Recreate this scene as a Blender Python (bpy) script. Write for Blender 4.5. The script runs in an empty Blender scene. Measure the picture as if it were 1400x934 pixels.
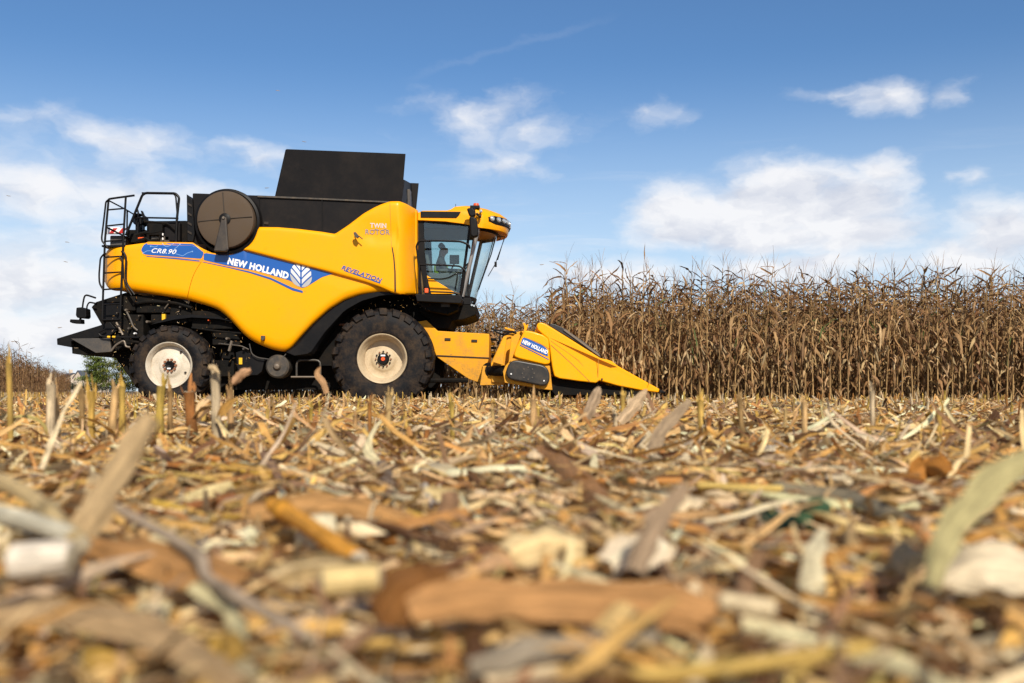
import bpy, bmesh, math, random
import numpy as np
R = math.radians
random.seed(7); rng = np.random.default_rng(7)
sc = bpy.context.scene
COL = sc.collection
F = 1361.1          # focal length in pixels of the 1400 px wide photograph (35 mm lens)
HZ = 535.0          # horizon row
CAMZ = 0.30

# ------------------------------------------------------------------ camera
cam_d = bpy.data.cameras.new("camera"); cam = bpy.data.objects.new("camera", cam_d); COL.objects.link(cam)
cam.location = (0, 0, CAMZ); cam.rotation_euler = (R(90), 0, 0)
cam_d.lens = 35; cam_d.sensor_width = 36; cam_d.shift_y = (HZ - 467) / 1400
cam_d.clip_start = 0.05; cam_d.clip_end = 6000
cam_d.dof.use_dof = True; cam_d.dof.focus_distance = 19.5; cam_d.dof.aperture_fstop = 2.8
sc.camera = cam

# ------------------------------------------------------------------ sun, sky, exposure
SUN_EL, SUN_AZ = 36, 15       # azimuth: degrees to the right of straight behind the camera
to_sun = (math.sin(R(SUN_AZ)) * math.cos(R(SUN_EL)), -math.cos(R(SUN_AZ)) * math.cos(R(SUN_EL)), math.sin(R(SUN_EL)))
sd = bpy.data.lights.new("sun", 'SUN'); sun = bpy.data.objects.new("sun", sd); COL.objects.link(sun)
from mathutils import Vector
sun.rotation_euler = Vector(to_sun).to_track_quat('Z', 'Y').to_euler()
sun.location = (20, -20, 30)
sd.energy = 5.0; sd.angle = R(0.5); sd.color = (1.0, 0.91, 0.77)
sc.view_settings.view_transform = 'Standard'; sc.view_settings.look = 'None'
sc.view_settings.exposure = 0.12; sc.view_settings.gamma = 1.0
sc.render.film_transparent = False
sc.cycles.use_denoising = True
sc.cycles.max_bounces = 8; sc.cycles.transparent_max_bounces = 16
sc.cycles.sample_clamp_indirect = 8

w = bpy.data.worlds.new("World"); sc.world = w; w.use_nodes = True
nt = w.node_tree; nt.nodes.clear()
def N(t, typ, **kw):
    n = t.nodes.new(typ)
    for k, v in kw.items(): setattr(n, k, v)
    return n
def setin(t, sock, v):
    if isinstance(v, bpy.types.NodeSocket): t.links.new(v, sock)
    else: sock.default_value = v
def mth(t, op, a, b=None, c=None, clamp=False):
    n = N(t, 'ShaderNodeMath', operation=op, use_clamp=clamp)
    setin(t, n.inputs[0], a)
    if b is not None: setin(t, n.inputs[1], b)
    if c is not None: setin(t, n.inputs[2], c)
    return n.outputs[0]
def vmt(t, op, a, b=None):
    n = N(t, 'ShaderNodeVectorMath', operation=op)
    setin(t, n.inputs[0], a)
    if b is not None: setin(t, n.inputs[1], b)
    return n.outputs['Value'] if op == 'LENGTH' else n.outputs['Vector']
def mixc(t, f, a, b, mode='MIX'):
    n = N(t, 'ShaderNodeMix', data_type='RGBA', blend_type=mode)
    setin(t, n.inputs[0], f); setin(t, n.inputs[6], a); setin(t, n.inputs[7], b)
    return n.outputs[2]
def noise(t, vec, scale, detail=5, rough=.55, dist=0.0):
    n = N(t, 'ShaderNodeTexNoise'); setin(t, n.inputs['Vector'], vec)
    n.inputs['Scale'].default_value = scale; n.inputs['Detail'].default_value = detail
    n.inputs['Roughness'].default_value = rough; n.inputs['Distortion'].default_value = dist
    return n
def smooth(t, x, a, b, lo=0., hi=1.):
    n = N(t, 'ShaderNodeMapRange', interpolation_type='SMOOTHSTEP'); setin(t, n.inputs[0], x)
    n.inputs[1].default_value = a; n.inputs[2].default_value = b; n.inputs[3].default_value = lo; n.inputs[4].default_value = hi
    return n.outputs[0]

sky = N(nt, 'ShaderNodeTexSky', sky_type='NISHITA', sun_disc=False)
sky.sun_elevation = R(SUN_EL)
sky.sun_rotation = math.atan2(to_sun[0], to_sun[1])
sky.air_density = 1.0; sky.dust_density = 0.3; sky.ozone_density = 3.2; sky.altitude = 0
tc = N(nt, 'ShaderNodeTexCoord')
dirv = vmt(nt, 'NORMALIZE', tc.outputs['Generated'])
sep = N(nt, 'ShaderNodeSeparateXYZ'); nt.links.new(dirv, sep.inputs[0])
az = mth(nt, 'ARCTAN2', sep.outputs[0], sep.outputs[1])
el = mth(nt, 'ARCSINE', sep.outputs[2])
cmb = N(nt, 'ShaderNodeCombineXYZ'); nt.links.new(az, cmb.inputs[0]); nt.links.new(mth(nt, 'MULTIPLY', el, 1.8), cmb.inputs[1])
AE = cmb.outputs[0]
wn = noise(nt, AE, 7, 5, .6)
wob = vmt(nt, 'SUBTRACT', wn.outputs['Color'], (.5, .5, .5))
wn2 = noise(nt, AE, 28, 4, .6)
wob2 = vmt(nt, 'SUBTRACT', wn2.outputs['Color'], (.5, .5, .5))
P0 = vmt(nt, 'ADD', vmt(nt, 'ADD', AE, vmt(nt, 'MULTIPLY', wob, (.10, .07, 0))), vmt(nt, 'MULTIPLY', wob2, (.022, .02, 0)))
clouds = [  # px, py, rx, ry, strength   (sky seen from this field; cumulus first)
 (955, 292, 100, 52, 1.25), (1060, 275, 100, 60, 1.3), (1140, 290, 95, 55, 1.3), (1180, 320, 80, 42, 1.15), (925, 318, 75, 34, 1.0), (1040, 318, 150, 36, 1.1),
 (1190, 237, 60, 22, .75), (1130, 243, 50, 18, .6), (1370, 325, 80, 48, 1.15), (1310, 350, 90, 36, 1.0), (1120, 362, 260, 26, .85),
 (820, 375, 200, 26, .75), (690, 370, 90, 36, .7), (1190, 130, 70, 24, .72), (1130, 126, 36, 12, .45), (1297, 127, 26, 18, .42), (1322, 247, 24, 16, .5),
 (640, 158, 100, 30, .50), (725, 182, 70, 24, .48), (682, 224, 70, 34, .55), (880, 155, 62, 20, .46),
 (160, 190, 150, 26, .5), (60, 250, 200, 52, .8), (190, 262, 150, 36, .75), (20, 385, 190, 72, 1.0), (150, 330, 120, 36, .6), (60, 450, 170, 60, .9),
 (360, 215, 50, 30, .6), (330, 190, 60, 14, .3), (15, 168, 60, 14, .3),
 (-300, 300, 260, 60, 1.1), (-700, 260, 200, 50, 1.1), (1800, 280, 220, 60, 1.2), (1700, 100, 120, 30, .8), (2300, 240, 260, 60, 1.0)]
m = None
for (cx, cy, rx, ry, s) in clouds:
    if -20 < cx < 1420:
        a = math.atan((cx - 700) / F); e = math.atan((HZ - cy) / F * math.cos(a))
    else:
        a = (cx - 700) / F; e = (HZ - cy) / F
    q = vmt(nt, 'MULTIPLY', vmt(nt, 'SUBTRACT', P0, (a, e * 1.8, 0)), (F / rx, F / ry / 1.8, 0))
    v = mth(nt, 'MULTIPLY', mth(nt, 'SUBTRACT', 1.25, vmt(nt, 'LENGTH', q)), s)
    m = v if m is None else mth(nt, 'MAXIMUM', m, v)
# clouds over the rest of the sky, behind and above the camera
upv = smooth(nt, sep.outputs[1], .3, -.3)
gn = noise(nt, dirv, 2.2, 6, .6)
m = mth(nt, 'MAXIMUM', m, mth(nt, 'SUBTRACT', mth(nt, 'MULTIPLY', mth(nt, 'MULTIPLY', mth(nt, 'SUBTRACT', gn.outputs[0], .5), 4.0), upv), mth(nt, 'MULTIPLY', mth(nt, 'SUBTRACT', 1.0, upv), 2.0)))
fb = noise(nt, P0, 15, 6, .52, .1)
fbs = noise(nt, vmt(nt, 'ADD', P0, (.012, .022, 0)), 15, 5, .52, .1)
dens = mth(nt, 'ADD', mth(nt, 'MULTIPLY', m, .95), mth(nt, 'MULTIPLY', mth(nt, 'SUBTRACT', fb.outputs[0], .5), 1.35))
alpha = smooth(nt, dens, -.02, 1.0)
# thin streaky veil and the pale band near the horizon
vn = noise(nt, vmt(nt, 'MULTIPLY', AE, (5, 22, 1)), 1.4, 6, .6, .6)
veil = mth(nt, 'MULTIPLY', smooth(nt, vn.outputs[0], .50, .78), smooth(nt, el, .27, .08, 0, .5))
alpha = mth(nt, 'MAXIMUM', alpha, veil)
# old contrail
a0, e0 = math.atan((560 - 700) / F), math.atan((HZ - 112) / F); a1, e1 = math.atan((870 - 700) / F), math.atan((HZ - 8) / F)
dx, dy = a1 - a0, e1 - e0; L = math.hypot(dx, dy)
sub = vmt(nt, 'SUBTRACT', vmt(nt, 'MULTIPLY', P0, (1, 1 / 1.8, 0)), (a0, e0, 0))
sp2 = N(nt, 'ShaderNodeSeparateXYZ'); nt.links.new(sub, sp2.inputs[0])
along = mth(nt, 'ADD', mth(nt, 'MULTIPLY', sp2.outputs[0], dx / L), mth(nt, 'MULTIPLY', sp2.outputs[1], dy / L))
across = mth(nt, 'ABSOLUTE', mth(nt, 'ADD', mth(nt, 'MULTIPLY', sp2.outputs[0], -dy / L), mth(nt, 'MULTIPLY', sp2.outputs[1], dx / L)))
trail = mth(nt, 'MULTIPLY', smooth(nt, across, .006, .0), mth(nt, 'MULTIPLY', smooth(nt, along, -.02, .06), smooth(nt, along, L, L * .6, 0, .05)))
alpha = mth(nt, 'MAXIMUM', alpha, trail)
lit = mth(nt, 'ADD', mth(nt, 'MULTIPLY', mth(nt, 'SUBTRACT', fb.outputs[0], fbs.outputs[0]), 3.4), mth(nt, 'SUBTRACT', 1.15, mth(nt, 'MULTIPLY', alpha, .45)), clamp=True)
ccol = mixc(nt, lit, (6.3, 6.6, 7.5, 1), (9.2, 9.15, 9.3, 1))
tint = mixc(nt, smooth(nt, sep.outputs[1], -.05, .45), (1.05, .98, .98, 1), (.70, .92, 1.10, 1))   # bluer sky ahead; behind the camera tinted warm to keep the fill light neutral
skyc = mixc(nt, 1.0, sky.outputs[0], tint, 'MULTIPLY')
skyc = mixc(nt, smooth(nt, el, .33, .0, 0, .88), skyc, (6.9, 8.2, 9.4, 1))     # pale air low over the land
final = mixc(nt, mth(nt, 'MULTIPLY', alpha, .93), skyc, ccol)
bg = N(nt, 'ShaderNodeBackground'); nt.links.new(final, bg.inputs[0]); bg.inputs[1].default_value = 0.096
out = N(nt, 'ShaderNodeOutputWorld'); nt.links.new(bg.outputs[0], out.inputs[0])

# ------------------------------------------------------------------ helpers
def W(px, py, Y): return ((px - 700) * Y / F, Y, CAMZ + (HZ - py) * Y / F)
def Xp(px, Y): return (px - 700) * Y / F
def Zp(py, Y): return CAMZ + (HZ - py) * Y / F

class M:
    def __init__(s): s.v = []; s.f = []
    def add(s, vs, fs):
        b = len(s.v); s.v += [tuple(v) for v in vs]; s.f += [tuple(i + b for i in f) for f in fs]; return s
    def box(s, x0, x1, y0, y1, z0, z1):
        vs = [(x, y, z) for x in (x0, x1) for y in (y0, y1) for z in (z0, z1)]
        return s.add(vs, [(0, 1, 3, 2), (4, 6, 7, 5), (0, 4, 5, 1), (2, 3, 7, 6), (0, 2, 6, 4), (1, 5, 7, 3)])
    def prism(s, pts, Y0, Y1, Yref=None, yf=None, yb=None):
        """pts: outline in photo pixels measured at depth Y0, extruded in depth"""
        n = len(pts); a = []; b = []
        for i, (px, py) in enumerate(pts):
            x, _, z = W(px, py, Yref or Y0)
            a.append((x, Y0 if yf is None else yf(x), z)); b.append((x, Y1 if yb is None else yb(x), z))
        fs = [tuple(range(n)), tuple(range(2 * n - 1, n - 1, -1))] + [(i, i + n, (i + 1) % n + n, (i + 1) % n) for i in range(n)]
        return s.add(a + b, fs)
    def tube(s, pts, r, sides=8, cap=True):
        P = [Vector(p) for p in pts]; n = len(P); rs = r if isinstance(r, (list, tuple)) else [r] * n
        ring0 = len(s.v); up = None; vs = []; fs = []
        for i in range(n):
            d = ((P[min(i + 1, n - 1)] - P[i]).normalized() + (P[i] - P[max(i - 1, 0)]).normalized())
            d = d.normalized() if d.length > 1e-6 else Vector((0, 0, 1))
            if up is None: up = Vector((0, 0, 1)) if abs(d.z) < .9 else Vector((0, 1, 0))
            a = d.cross(up).normalized(); up = a.cross(d).normalized()
            for k in range(sides):
                t = 2 * math.pi * k / sides
                vs.append(P[i] + (a * math.cos(t) + up * math.sin(t)) * rs[i])
        for i in range(n - 1):
            for k in range(sides):
                k2 = (k + 1) % sides
                fs.append((i * sides + k, i * sides + k2, (i + 1) * sides + k2, (i + 1) * sides + k))
        if cap: fs += [tuple(range(sides - 1, -1, -1)), tuple((n - 1) * sides + k for k in range(sides))]
        return s.add(vs, fs)
    def lathe(s, prof, cx, cz, n=64, cap0=False, cap1=False):
        """prof: (radius, y) pairs, turned about an axis along Y through cx, cz"""
        vs = []; fs = []; m_ = len(prof)
        for k in range(n):
            t = 2 * math.pi * k / n
            for (r, y) in prof: vs.append((cx + r * math.cos(t), y, cz + r * math.sin(t)))
        for k in range(n):
            k2 = (k + 1) % n
            for j in range(m_ - 1): fs.append((k * m_ + j, k * m_ + j + 1, k2 * m_ + j + 1, k2 * m_ + j))
        if cap0: fs.append(tuple(k * m_ for k in range(n)))
        if cap1: fs.append(tuple(k * m_ + m_ - 1 for k in range(n - 1, -1, -1)))
        return s.add(vs, fs)
    def mirror(s, yc):
        """a copy reflected to the far side of the machine"""
        o = M(); o.v = [(x, 2 * yc - y, z) for (x, y, z) in s.v]; o.f = [tuple(reversed(f)) for f in s.f]; return o

def tag(o, label=None, cat=None, group=None, kind=None):
    if label: o["label"] = label
    if cat: o["category"] = cat
    if group: o["group"] = group
    if kind: o["kind"] = kind
    return o
ROOTLOC = {}
def empty(name, loc):
    o = bpy.data.objects.new(name, None); o.location = loc; o.empty_display_size = .2; COL.objects.link(o); ROOTLOC[o.name] = Vector(loc); return o
def obj(name, mb, mat, parent=None, bevel=0, seg=2, smooth_angle=35, origin=None):
    me = bpy.data.meshes.new(name)
    off = ROOTLOC.get(parent.name, Vector((0, 0, 0))) if parent else Vector(origin or (0, 0, 0))
    me.from_pydata([(v[0] - off[0], v[1] - off[1], v[2] - off[2]) for v in mb.v], [], mb.f); me.update()
    bm = bmesh.new(); bm.from_mesh(me); bmesh.ops.recalc_face_normals(bm, faces=bm.faces); bm.to_mesh(me); bm.free()
    if smooth_angle:
        me.polygons.foreach_set('use_smooth', [True] * len(me.polygons)); me.set_sharp_from_angle(angle=R(smooth_angle))
    me.materials.append(mat)
    o = bpy.data.objects.new(name, me); COL.objects.link(o)
    if parent: o.parent = parent; ROOTLOC[o.name] = off
    else: o.location = off
    if bevel:
        b = o.modifiers.new('bevel', 'BEVEL'); b.width = bevel; b.segments = seg; b.limit_method = 'ANGLE'; b.angle_limit = R(40)
        if hasattr(b, 'harden_normals'): b.harden_normals = True
    return o

# ------------------------------------------------------------------ materials
def mat(name, col, rough=.5, metal=0., coat=0., bump=0., bscale=40, dirt=None, dirtamt=.3, dscale=3, spec=.5, lowdirt=0, specks=0):
    mt = bpy.data.materials.new(name); mt.use_nodes = True; t = mt.node_tree; b = t.nodes['Principled BSDF']
    b.inputs['Roughness'].default_value = rough; b.inputs['Metallic'].default_value = metal
    b.inputs['Specular IOR Level'].default_value = spec
    b.inputs['Coat Weight'].default_value = coat; b.inputs['Coat Roughness'].default_value = .12
    g = N(t, 'ShaderNodeNewGeometry').outputs['Position']
    if dirt:
        n1 = noise(t, g, dscale, 8, .65); n2 = noise(t, g, dscale * 9, 5, .7)
        f = smooth(t, mth(t, 'ADD', mth(t, 'MULTIPLY', n1.outputs[0], .7), mth(t, 'MULTIPLY', n2.outputs[0], .3)), .40, .72, 0, dirtamt)
        if lowdirt:   # dust thrown up by the wheels lies thicker low on the machine
            sp = N(t, 'ShaderNodeSeparateXYZ'); t.links.new(g, sp.inputs[0])
            f = mth(t, 'ADD', f, mth(t, 'MULTIPLY', smooth(t, sp.outputs[2], 1.6, .4, 0, lowdirt), n2.outputs[0]), clamp=True)
        if specks:    # mud and chaff flecks, a few centimetres across
            v1 = N(t, 'ShaderNodeTexVoronoi'); v1.inputs['Scale'].default_value = 5.5; t.links.new(vmt(t, 'ADD', g, vmt(t, 'MULTIPLY', n2.outputs['Color'], (.05, .05, .05))), v1.inputs['Vector'])
            sp_ = mth(t, 'MULTIPLY', smooth(t, v1.outputs['Distance'], .075, .045), smooth(t, noise(t, g, 1.4, 2).outputs[0], .50, .60, 0, specks))
            t.links.new(mixc(t, sp_, mixc(t, f, (*col, 1), (*dirt, 1)), (.22, .13, .05, 1)), b.inputs['Base Color'])
        else: t.links.new(mixc(t, f, (*col, 1), (*dirt, 1)), b.inputs['Base Color'])
        t.links.new(mth(t, 'ADD', mth(t, 'MULTIPLY', f, .5), rough, clamp=True), b.inputs['Roughness'])
    else: b.inputs['Base Color'].default_value = (*col, 1)
    if bump:
        n3 = noise(t, g, bscale, 4, .6); bp = N(t, 'ShaderNodeBump'); bp.inputs['Strength'].default_value = bump; bp.inputs['Distance'].default_value = .01
        t.links.new(n3.outputs[0], bp.inputs['Height']); t.links.new(bp.outputs[0], b.inputs['Normal'])
    return mt
DUST = (.30, .21, .12)
yellow = mat('yellow_paint', (.92, .375, .0), .33, coat=.05, dirt=(.62, .31, .02), dirtamt=.3, dscale=2.2, bump=.02, bscale=3, spec=.22, specks=.55)
yellow_dusty = mat('dusty_yellow_paint', (.84, .36, .001), .42, coat=.0, spec=.2, dirt=(.34, .20, .06), dirtamt=.65, dscale=3.5, lowdirt=.6, specks=.8)
black = mat('black_paint', (.005, .005, .006), .45, dirt=(.08, .06, .04), dirtamt=.09, dscale=3, spec=.16)
tankblk = mat('tank_sheet', (.0075, .007, .008), .55, dirt=(.05, .038, .03), dirtamt=.25, dscale=1.3, spec=.12)
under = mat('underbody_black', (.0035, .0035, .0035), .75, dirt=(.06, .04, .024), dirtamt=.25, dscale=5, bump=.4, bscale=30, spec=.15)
rubber = mat('tyre_rubber', (.0055, .006, .008), .6, dirt=(.10, .065, .038), dirtamt=.6, dscale=4.5, bump=.4, bscale=25, spec=.16)
beltrub = mat('cover_plastic', (.015, .014, .014), .38, dirt=DUST, dirtamt=.1, dscale=6)
cream = mat('cream_rim', (.54, .43, .28), .5, dirt=(.24, .16, .09), dirtamt=.55, dscale=5)
white_rim = mat('white_rim', (.60, .54, .44), .5, dirt=(.34, .25, .16), dirtamt=.6, dscale=7)
rust = mat('rusty_steel', (.26, .10, .045), .7, dirt=(.10, .06, .04), dirtamt=.5, dscale=20)
steel = mat('bare_steel', (.17, .14, .11), .5, metal=.5, dirt=(.2, .14, .09), dirtamt=.4, dscale=12)
darkmetal = mat('dark_metal', (.05, .045, .04), .5, metal=.3, dirt=DUST, dirtamt=.3, dscale=10)
brown = mat('dusty_screen', (.068, .044, .026), .75, dirt=(.10, .07, .042), dirtamt=.5, dscale=2.5, bump=.2, bscale=120)
blue = mat('blue_film', (.006, .085, .36), .3, coat=.3)
ltblue = mat('light_blue_film', (.16, .32, .62), .35)
white = mat('white_film', (.82, .82, .82), .35)
silver = mat('silver_film', (.60, .60, .62), .35)
silver2 = mat('grey_silver_film', (.28, .28, .29), .35, metal=.2)
gold = mat('gold_film', (.80, .30, .005), .35)
seam = mat('seam_rubber', (.02, .012, .006), .7)
orange = mat('orange_lens', (.80, .10, .015), .25, coat=.6)
red = mat('red_reflector', (.45, .02, .015), .35)
grey = mat('grey_trim', (.045, .043, .042), .5, dirt=DUST, dirtamt=.2)
pillar_m = mat('pillar_grey', (.26, .25, .24), .35, metal=.4)
fabric = mat('seat_fabric', (.10, .10, .105), .85, bump=.3, bscale=200)
mirror_m = mat('mirror_glass', (.8, .8, .8), .05, metal=1.)
lampglass = mat('lamp_lens', (.55, .56, .56), .12, metal=.6, coat=.8)
skin = mat('skin', (.42, .24, .17), .55)
jacket_m = mat('dark_jacket', (.03, .032, .04), .8, bump=.3, bscale=60)
vest_m = mat('lime_vest', (.30, .42, .06), .7)
hair_m = mat('dark_hair', (.02, .015, .01), .6)
warn = mat('warning_yellow', (.80, .45, .01), .45)

def glass(name, tint, refl=1.45):
    mt = bpy.data.materials.new(name); mt.use_nodes = True; t = mt.node_tree; t.nodes.remove(t.nodes['Principled BSDF'])
    o = t.nodes['Material Output']; tr = N(t, 'ShaderNodeBsdfTransparent'); tr.inputs[0].default_value = (*tint, 1)
    gl = N(t, 'ShaderNodeBsdfGlossy'); gl.inputs['Roughness'].default_value = .03; gl.inputs[0].default_value = (.95, .97, 1, 1)
    lw = N(t, 'ShaderNodeLayerWeight'); lw.inputs[0].default_value = .5
    mx = N(t, 'ShaderNodeMixShader'); t.links.new(mth(t, 'ADD', mth(t, 'MULTIPLY', mth(t, 'POWER', lw.outputs['Facing'], 4.0), refl), .06, clamp=True), mx.inputs[0]); t.links.new(tr.outputs[0], mx.inputs[1]); t.links.new(gl.outputs[0], mx.inputs[2])
    t.links.new(mx.outputs[0], o.inputs[0]); return mt
glass_wind = glass('windscreen_glass', (.88, .97, .97), .75)
glass_side = glass('side_window_glass', (.82, .90, .88), .6)

def plant_mat(name, trans=.25, streak=.45, rough=.62):
    mt = bpy.data.materials.new(name); mt.use_nodes = True; t = mt.node_tree; b = t.nodes['Principled BSDF']; o = t.nodes['Material Output']
    at = N(t, 'ShaderNodeAttribute', attribute_name='Col'); uv = N(t, 'ShaderNodeUVMap', uv_map='UVMap')
    st = noise(t, vmt(t, 'MULTIPLY', uv.outputs[0], (26, 1.3, 1)), 1.0, 4, .6)
    bl = noise(t, vmt(t, 'MULTIPLY', uv.outputs[0], (3, 4, 1)), 1.0, 6, .65)
    f = mth(t, 'ADD', mth(t, 'MULTIPLY', st.outputs[0], .6), mth(t, 'MULTIPLY', bl.outputs[0], .4))
    k = smooth(t, f, .34, .68, 1 - streak, 1 + streak * .55)
    cc = N(t, 'ShaderNodeCombineColor'); [t.links.new(k, cc.inputs[i]) for i in range(3)]
    base = mixc(t, 1.0, at.outputs['Color'], cc.outputs[0], 'MULTIPLY')
    sp = smooth(t, noise(t, vmt(t, 'MULTIPLY', uv.outputs[0], (9, 14, 1)), 1.0, 5, .7).outputs[0], .62, .72, 0, .6)
    base = mixc(t, sp, base, (.10, .055, .025, 1))
    t.links.new(base, b.inputs['Base Color']); b.inputs['Roughness'].default_value = rough; b.inputs['Specular IOR Level'].default_value = .2
    bp = N(t, 'ShaderNodeBump'); bp.inputs['Strength'].default_value = .5; bp.inputs['Distance'].default_value = .002
    t.links.new(st.outputs[0], bp.inputs['Height']); t.links.new(bp.outputs[0], b.inputs['Normal'])
    tl = N(t, 'ShaderNodeBsdfTranslucent'); t.links.new(base, tl.inputs[0])
    mx = N(t, 'ShaderNodeMixShader'); mx.inputs[0].default_value = trans
    t.links.new(b.outputs[0], mx.inputs[1]); t.links.new(tl.outputs[0], mx.inputs[2]); t.links.new(mx.outputs[0], o.inputs[0]); return mt
plant = plant_mat('dry_maize'); litter_m = plant_mat('dry_litter', .22, .6)

# ------------------------------------------------------------------ batched plant geometry (quads + colour + uv)
class Q:
    def __init__(s): s.v = []; s.f = []; s.c = []; s.u = []; s.n = 0
    def add(s, v, f, c, u):
        v = v.reshape(-1, 3); s.v.append(v); s.f.append(f.reshape(-1, 4) + s.n); s.n += len(v)
        s.c.append(np.broadcast_to(c, (len(v), 3)) if c.ndim == 1 else c.reshape(-1, 3)); s.u.append(u.reshape(-1, 2)); return s
    def arrays(s): return np.concatenate(s.v), np.concatenate(s.f), np.concatenate(s.c), np.concatenate(s.u)
def qmesh(name, arr):
    v, f, c, u = arr; me = bpy.data.meshes.new(name)
    me.vertices.add(len(v)); me.vertices.foreach_set('co', v.astype(np.float32).ravel())
    me.loops.add(f.size); me.loops.foreach_set('vertex_index', f.astype(np.int32).ravel())
    me.polygons.add(len(f)); me.polygons.foreach_set('loop_start', np.arange(0, f.size, 4, dtype=np.int32))
    me.polygons.foreach_set('use_smooth', np.ones(len(f), dtype=bool))
    me.update(calc_edges=True)
    ca = me.color_attributes.new('Col', 'FLOAT_COLOR', 'POINT'); cc = np.ones((len(v), 4), np.float32); cc[:, :3] = np.clip(c, 0, 1); ca.data.foreach_set('color', cc.ravel())
    ul = me.uv_layers.new(name='UVMap'); ul.data.foreach_set('uv', u[f.ravel()].astype(np.float32).ravel())
    return me
def qobj(name, q, m_, parent=None, loc=(0, 0, 0)):
    me = qmesh(name, q.arrays() if isinstance(q, Q) else q); me.materials.append(m_)
    o = bpy.data.objects.new(name, me); COL.objects.link(o); o.location = loc
    if parent: o.parent = parent
    return o
def paths(pos, yaw, pitch, length, bend, ybend, K, power=1.0, jit=0.0):
    n = len(pos); t = np.linspace(0, 1, K)[None, :]
    pt = pitch[:, None] + bend[:, None] * t ** power + (rng.normal(0, jit, (n, K)) if jit else 0)
    yw = yaw[:, None] + ybend[:, None] * t + (rng.normal(0, jit, (n, K)) if jit else 0)
    D = np.stack([np.cos(pt) * np.cos(yw), np.cos(pt) * np.sin(yw), np.sin(pt)], -1)
    step = (length / (K - 1))[:, None, None] * D
    P = np.concatenate([np.zeros((n, 1, 3)), np.cumsum(step[:, :-1], 1)], 1) + pos[:, None, :]
    S = np.stack([-np.sin(yw), np.cos(yw), np.zeros_like(yw)], -1); U = np.cross(D, S)
    return P, D, S, U, t
def ribbons(q, pos, yaw, pitch, length, width, col, bend=None, ybend=None, roll=None, twist=None, fold=.25, K=7, power=1., jit=0., tip=.12, base=.6, crumple=0., across=3, shade=None):
    n = len(pos); z = np.zeros(n)
    bend = z if bend is None else bend; ybend = z if ybend is None else ybend; roll = z if roll is None else roll; twist = z if twist is None else twist
    P, D, S, U, t = paths(pos, yaw, pitch, length, bend, ybend, K, power, jit)
    rl = roll[:, None] + twist[:, None] * t + (rng.normal(0, crumple, (n, K)) if crumple else 0)
    A = S * np.cos(rl)[..., None] + U * np.sin(rl)[..., None]; B = np.cross(A, D)
    prof = base + (1 - base) * np.sin(np.clip(t * 2.2, 0, 1) * math.pi / 2)
    prof = prof * (tip + (1 - tip) * np.clip((1 - t) * 2.4, 0, 1) ** .7)
    hw = width[:, None] * .5 * prof * (1 + (rng.normal(0, crumple * .35, (n, K)) if crumple else 0))
    offs = (-1, 0, 1) if across == 3 else (-1, 1)
    V = np.stack([P + A * (hw * o)[..., None] - (B * (hw * fold * (1 - abs(o)))[..., None] if across == 3 else 0) for o in offs], 2)   # n,K,a,3
    a = len(offs); idx = np.arange(n * K * a).reshape(n, K, a)
    f = np.stack([idx[:, :-1, :-1], idx[:, 1:, :-1], idx[:, 1:, 1:], idx[:, :-1, 1:]], -1)
    uu = np.broadcast_to(np.linspace(0, 1, a)[None, None, :] * (width[:, None, None] / .04), (n, K, a)) + rng.uniform(0, 50, n)[:, None, None]
    vv = np.broadcast_to((t * length[:, None] * 5)[:, :, None], (n, K, a)) + rng.uniform(0, 50, n)[:, None, None]
    C = np.broadcast_to(col[:, None, None, :], (n, K, a, 3)).copy()
    if shade is not None: C = C * (1 + shade * (t[0][None, :, None, None] - .5))
    if a == 3: C[:, :, 1] *= 1.15
    return q.add(V, f, C.reshape(-1, 3), np.stack([uu, vv], -1))
def tubes(q, pos, yaw, pitch, length, rad, col, bend=None, ybend=None, K=4, sides=7, taper=1., endcol=None, nodes=False, jit=0., cap=True):
    n = len(pos); z = np.zeros(n)
    bend = z if bend is None else bend; ybend = z if ybend is None else ybend
    P, D, S, U, t = paths(pos, yaw, pitch, length, bend, ybend, K, 1., jit)
    r = rad[:, None] * (1 + (taper - 1) * t)
    if nodes: r = r * (1 + .18 * (np.arange(K)[None, :] % 3 == 0))
    th = np.linspace(0, 2 * math.pi, sides, endpoint=False)
    V = P[:, :, None, :] + (S[:, :, None, :] * np.cos(th)[None, None, :, None] + U[:, :, None, :] * np.sin(th)[None, None, :, None]) * r[:, :, None, None]
    idx = np.arange(n * K * sides).reshape(n, K, sides); nx = np.roll(idx, -1, 2)
    f = np.stack([idx[:, :-1], idx[:, 1:], nx[:, 1:], nx[:, :-1]], -1)
    uu = np.broadcast_to(np.linspace(0, 1.2, sides)[None, None, :], (n, K, sides)) + rng.uniform(0, 50, n)[:, None, None]
    vv = np.broadcast_to((t * length[:, None] * 5)[:, :, None], (n, K, sides)) + rng.uniform(0, 50, n)[:, None, None]
    C = np.broadcast_to(col[:, None, None, :], (n, K, sides, 3)).copy()
    if nodes: C[:, ::3] *= .6
    q.add(V, f, C.reshape(-1, 3), np.stack([uu, vv], -1))
    if cap and sides >= 6:
        ec = np.array((.55, .47, .30)) if endcol is None else np.array(endcol)
        for e in (0, K - 1):
            E = V[:, e]; c = E.mean(1, keepdims=True)
            for a, b, c_, d in ((0, 1, 2, 3), (0, 3, 4, 5), (0, 5, 6 % sides, 6 % sides)):
                if a == d or c_ == a: continue
                if c_ == d: continue
                q.add(E[:, [a, b, c_, d]] + 0.0, np.arange(n * 4).reshape(n, 4), np.broadcast_to(ec, (n * 4, 3)).copy(), rng.uniform(0, 9, (n * 4, 2)))
    return q
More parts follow.
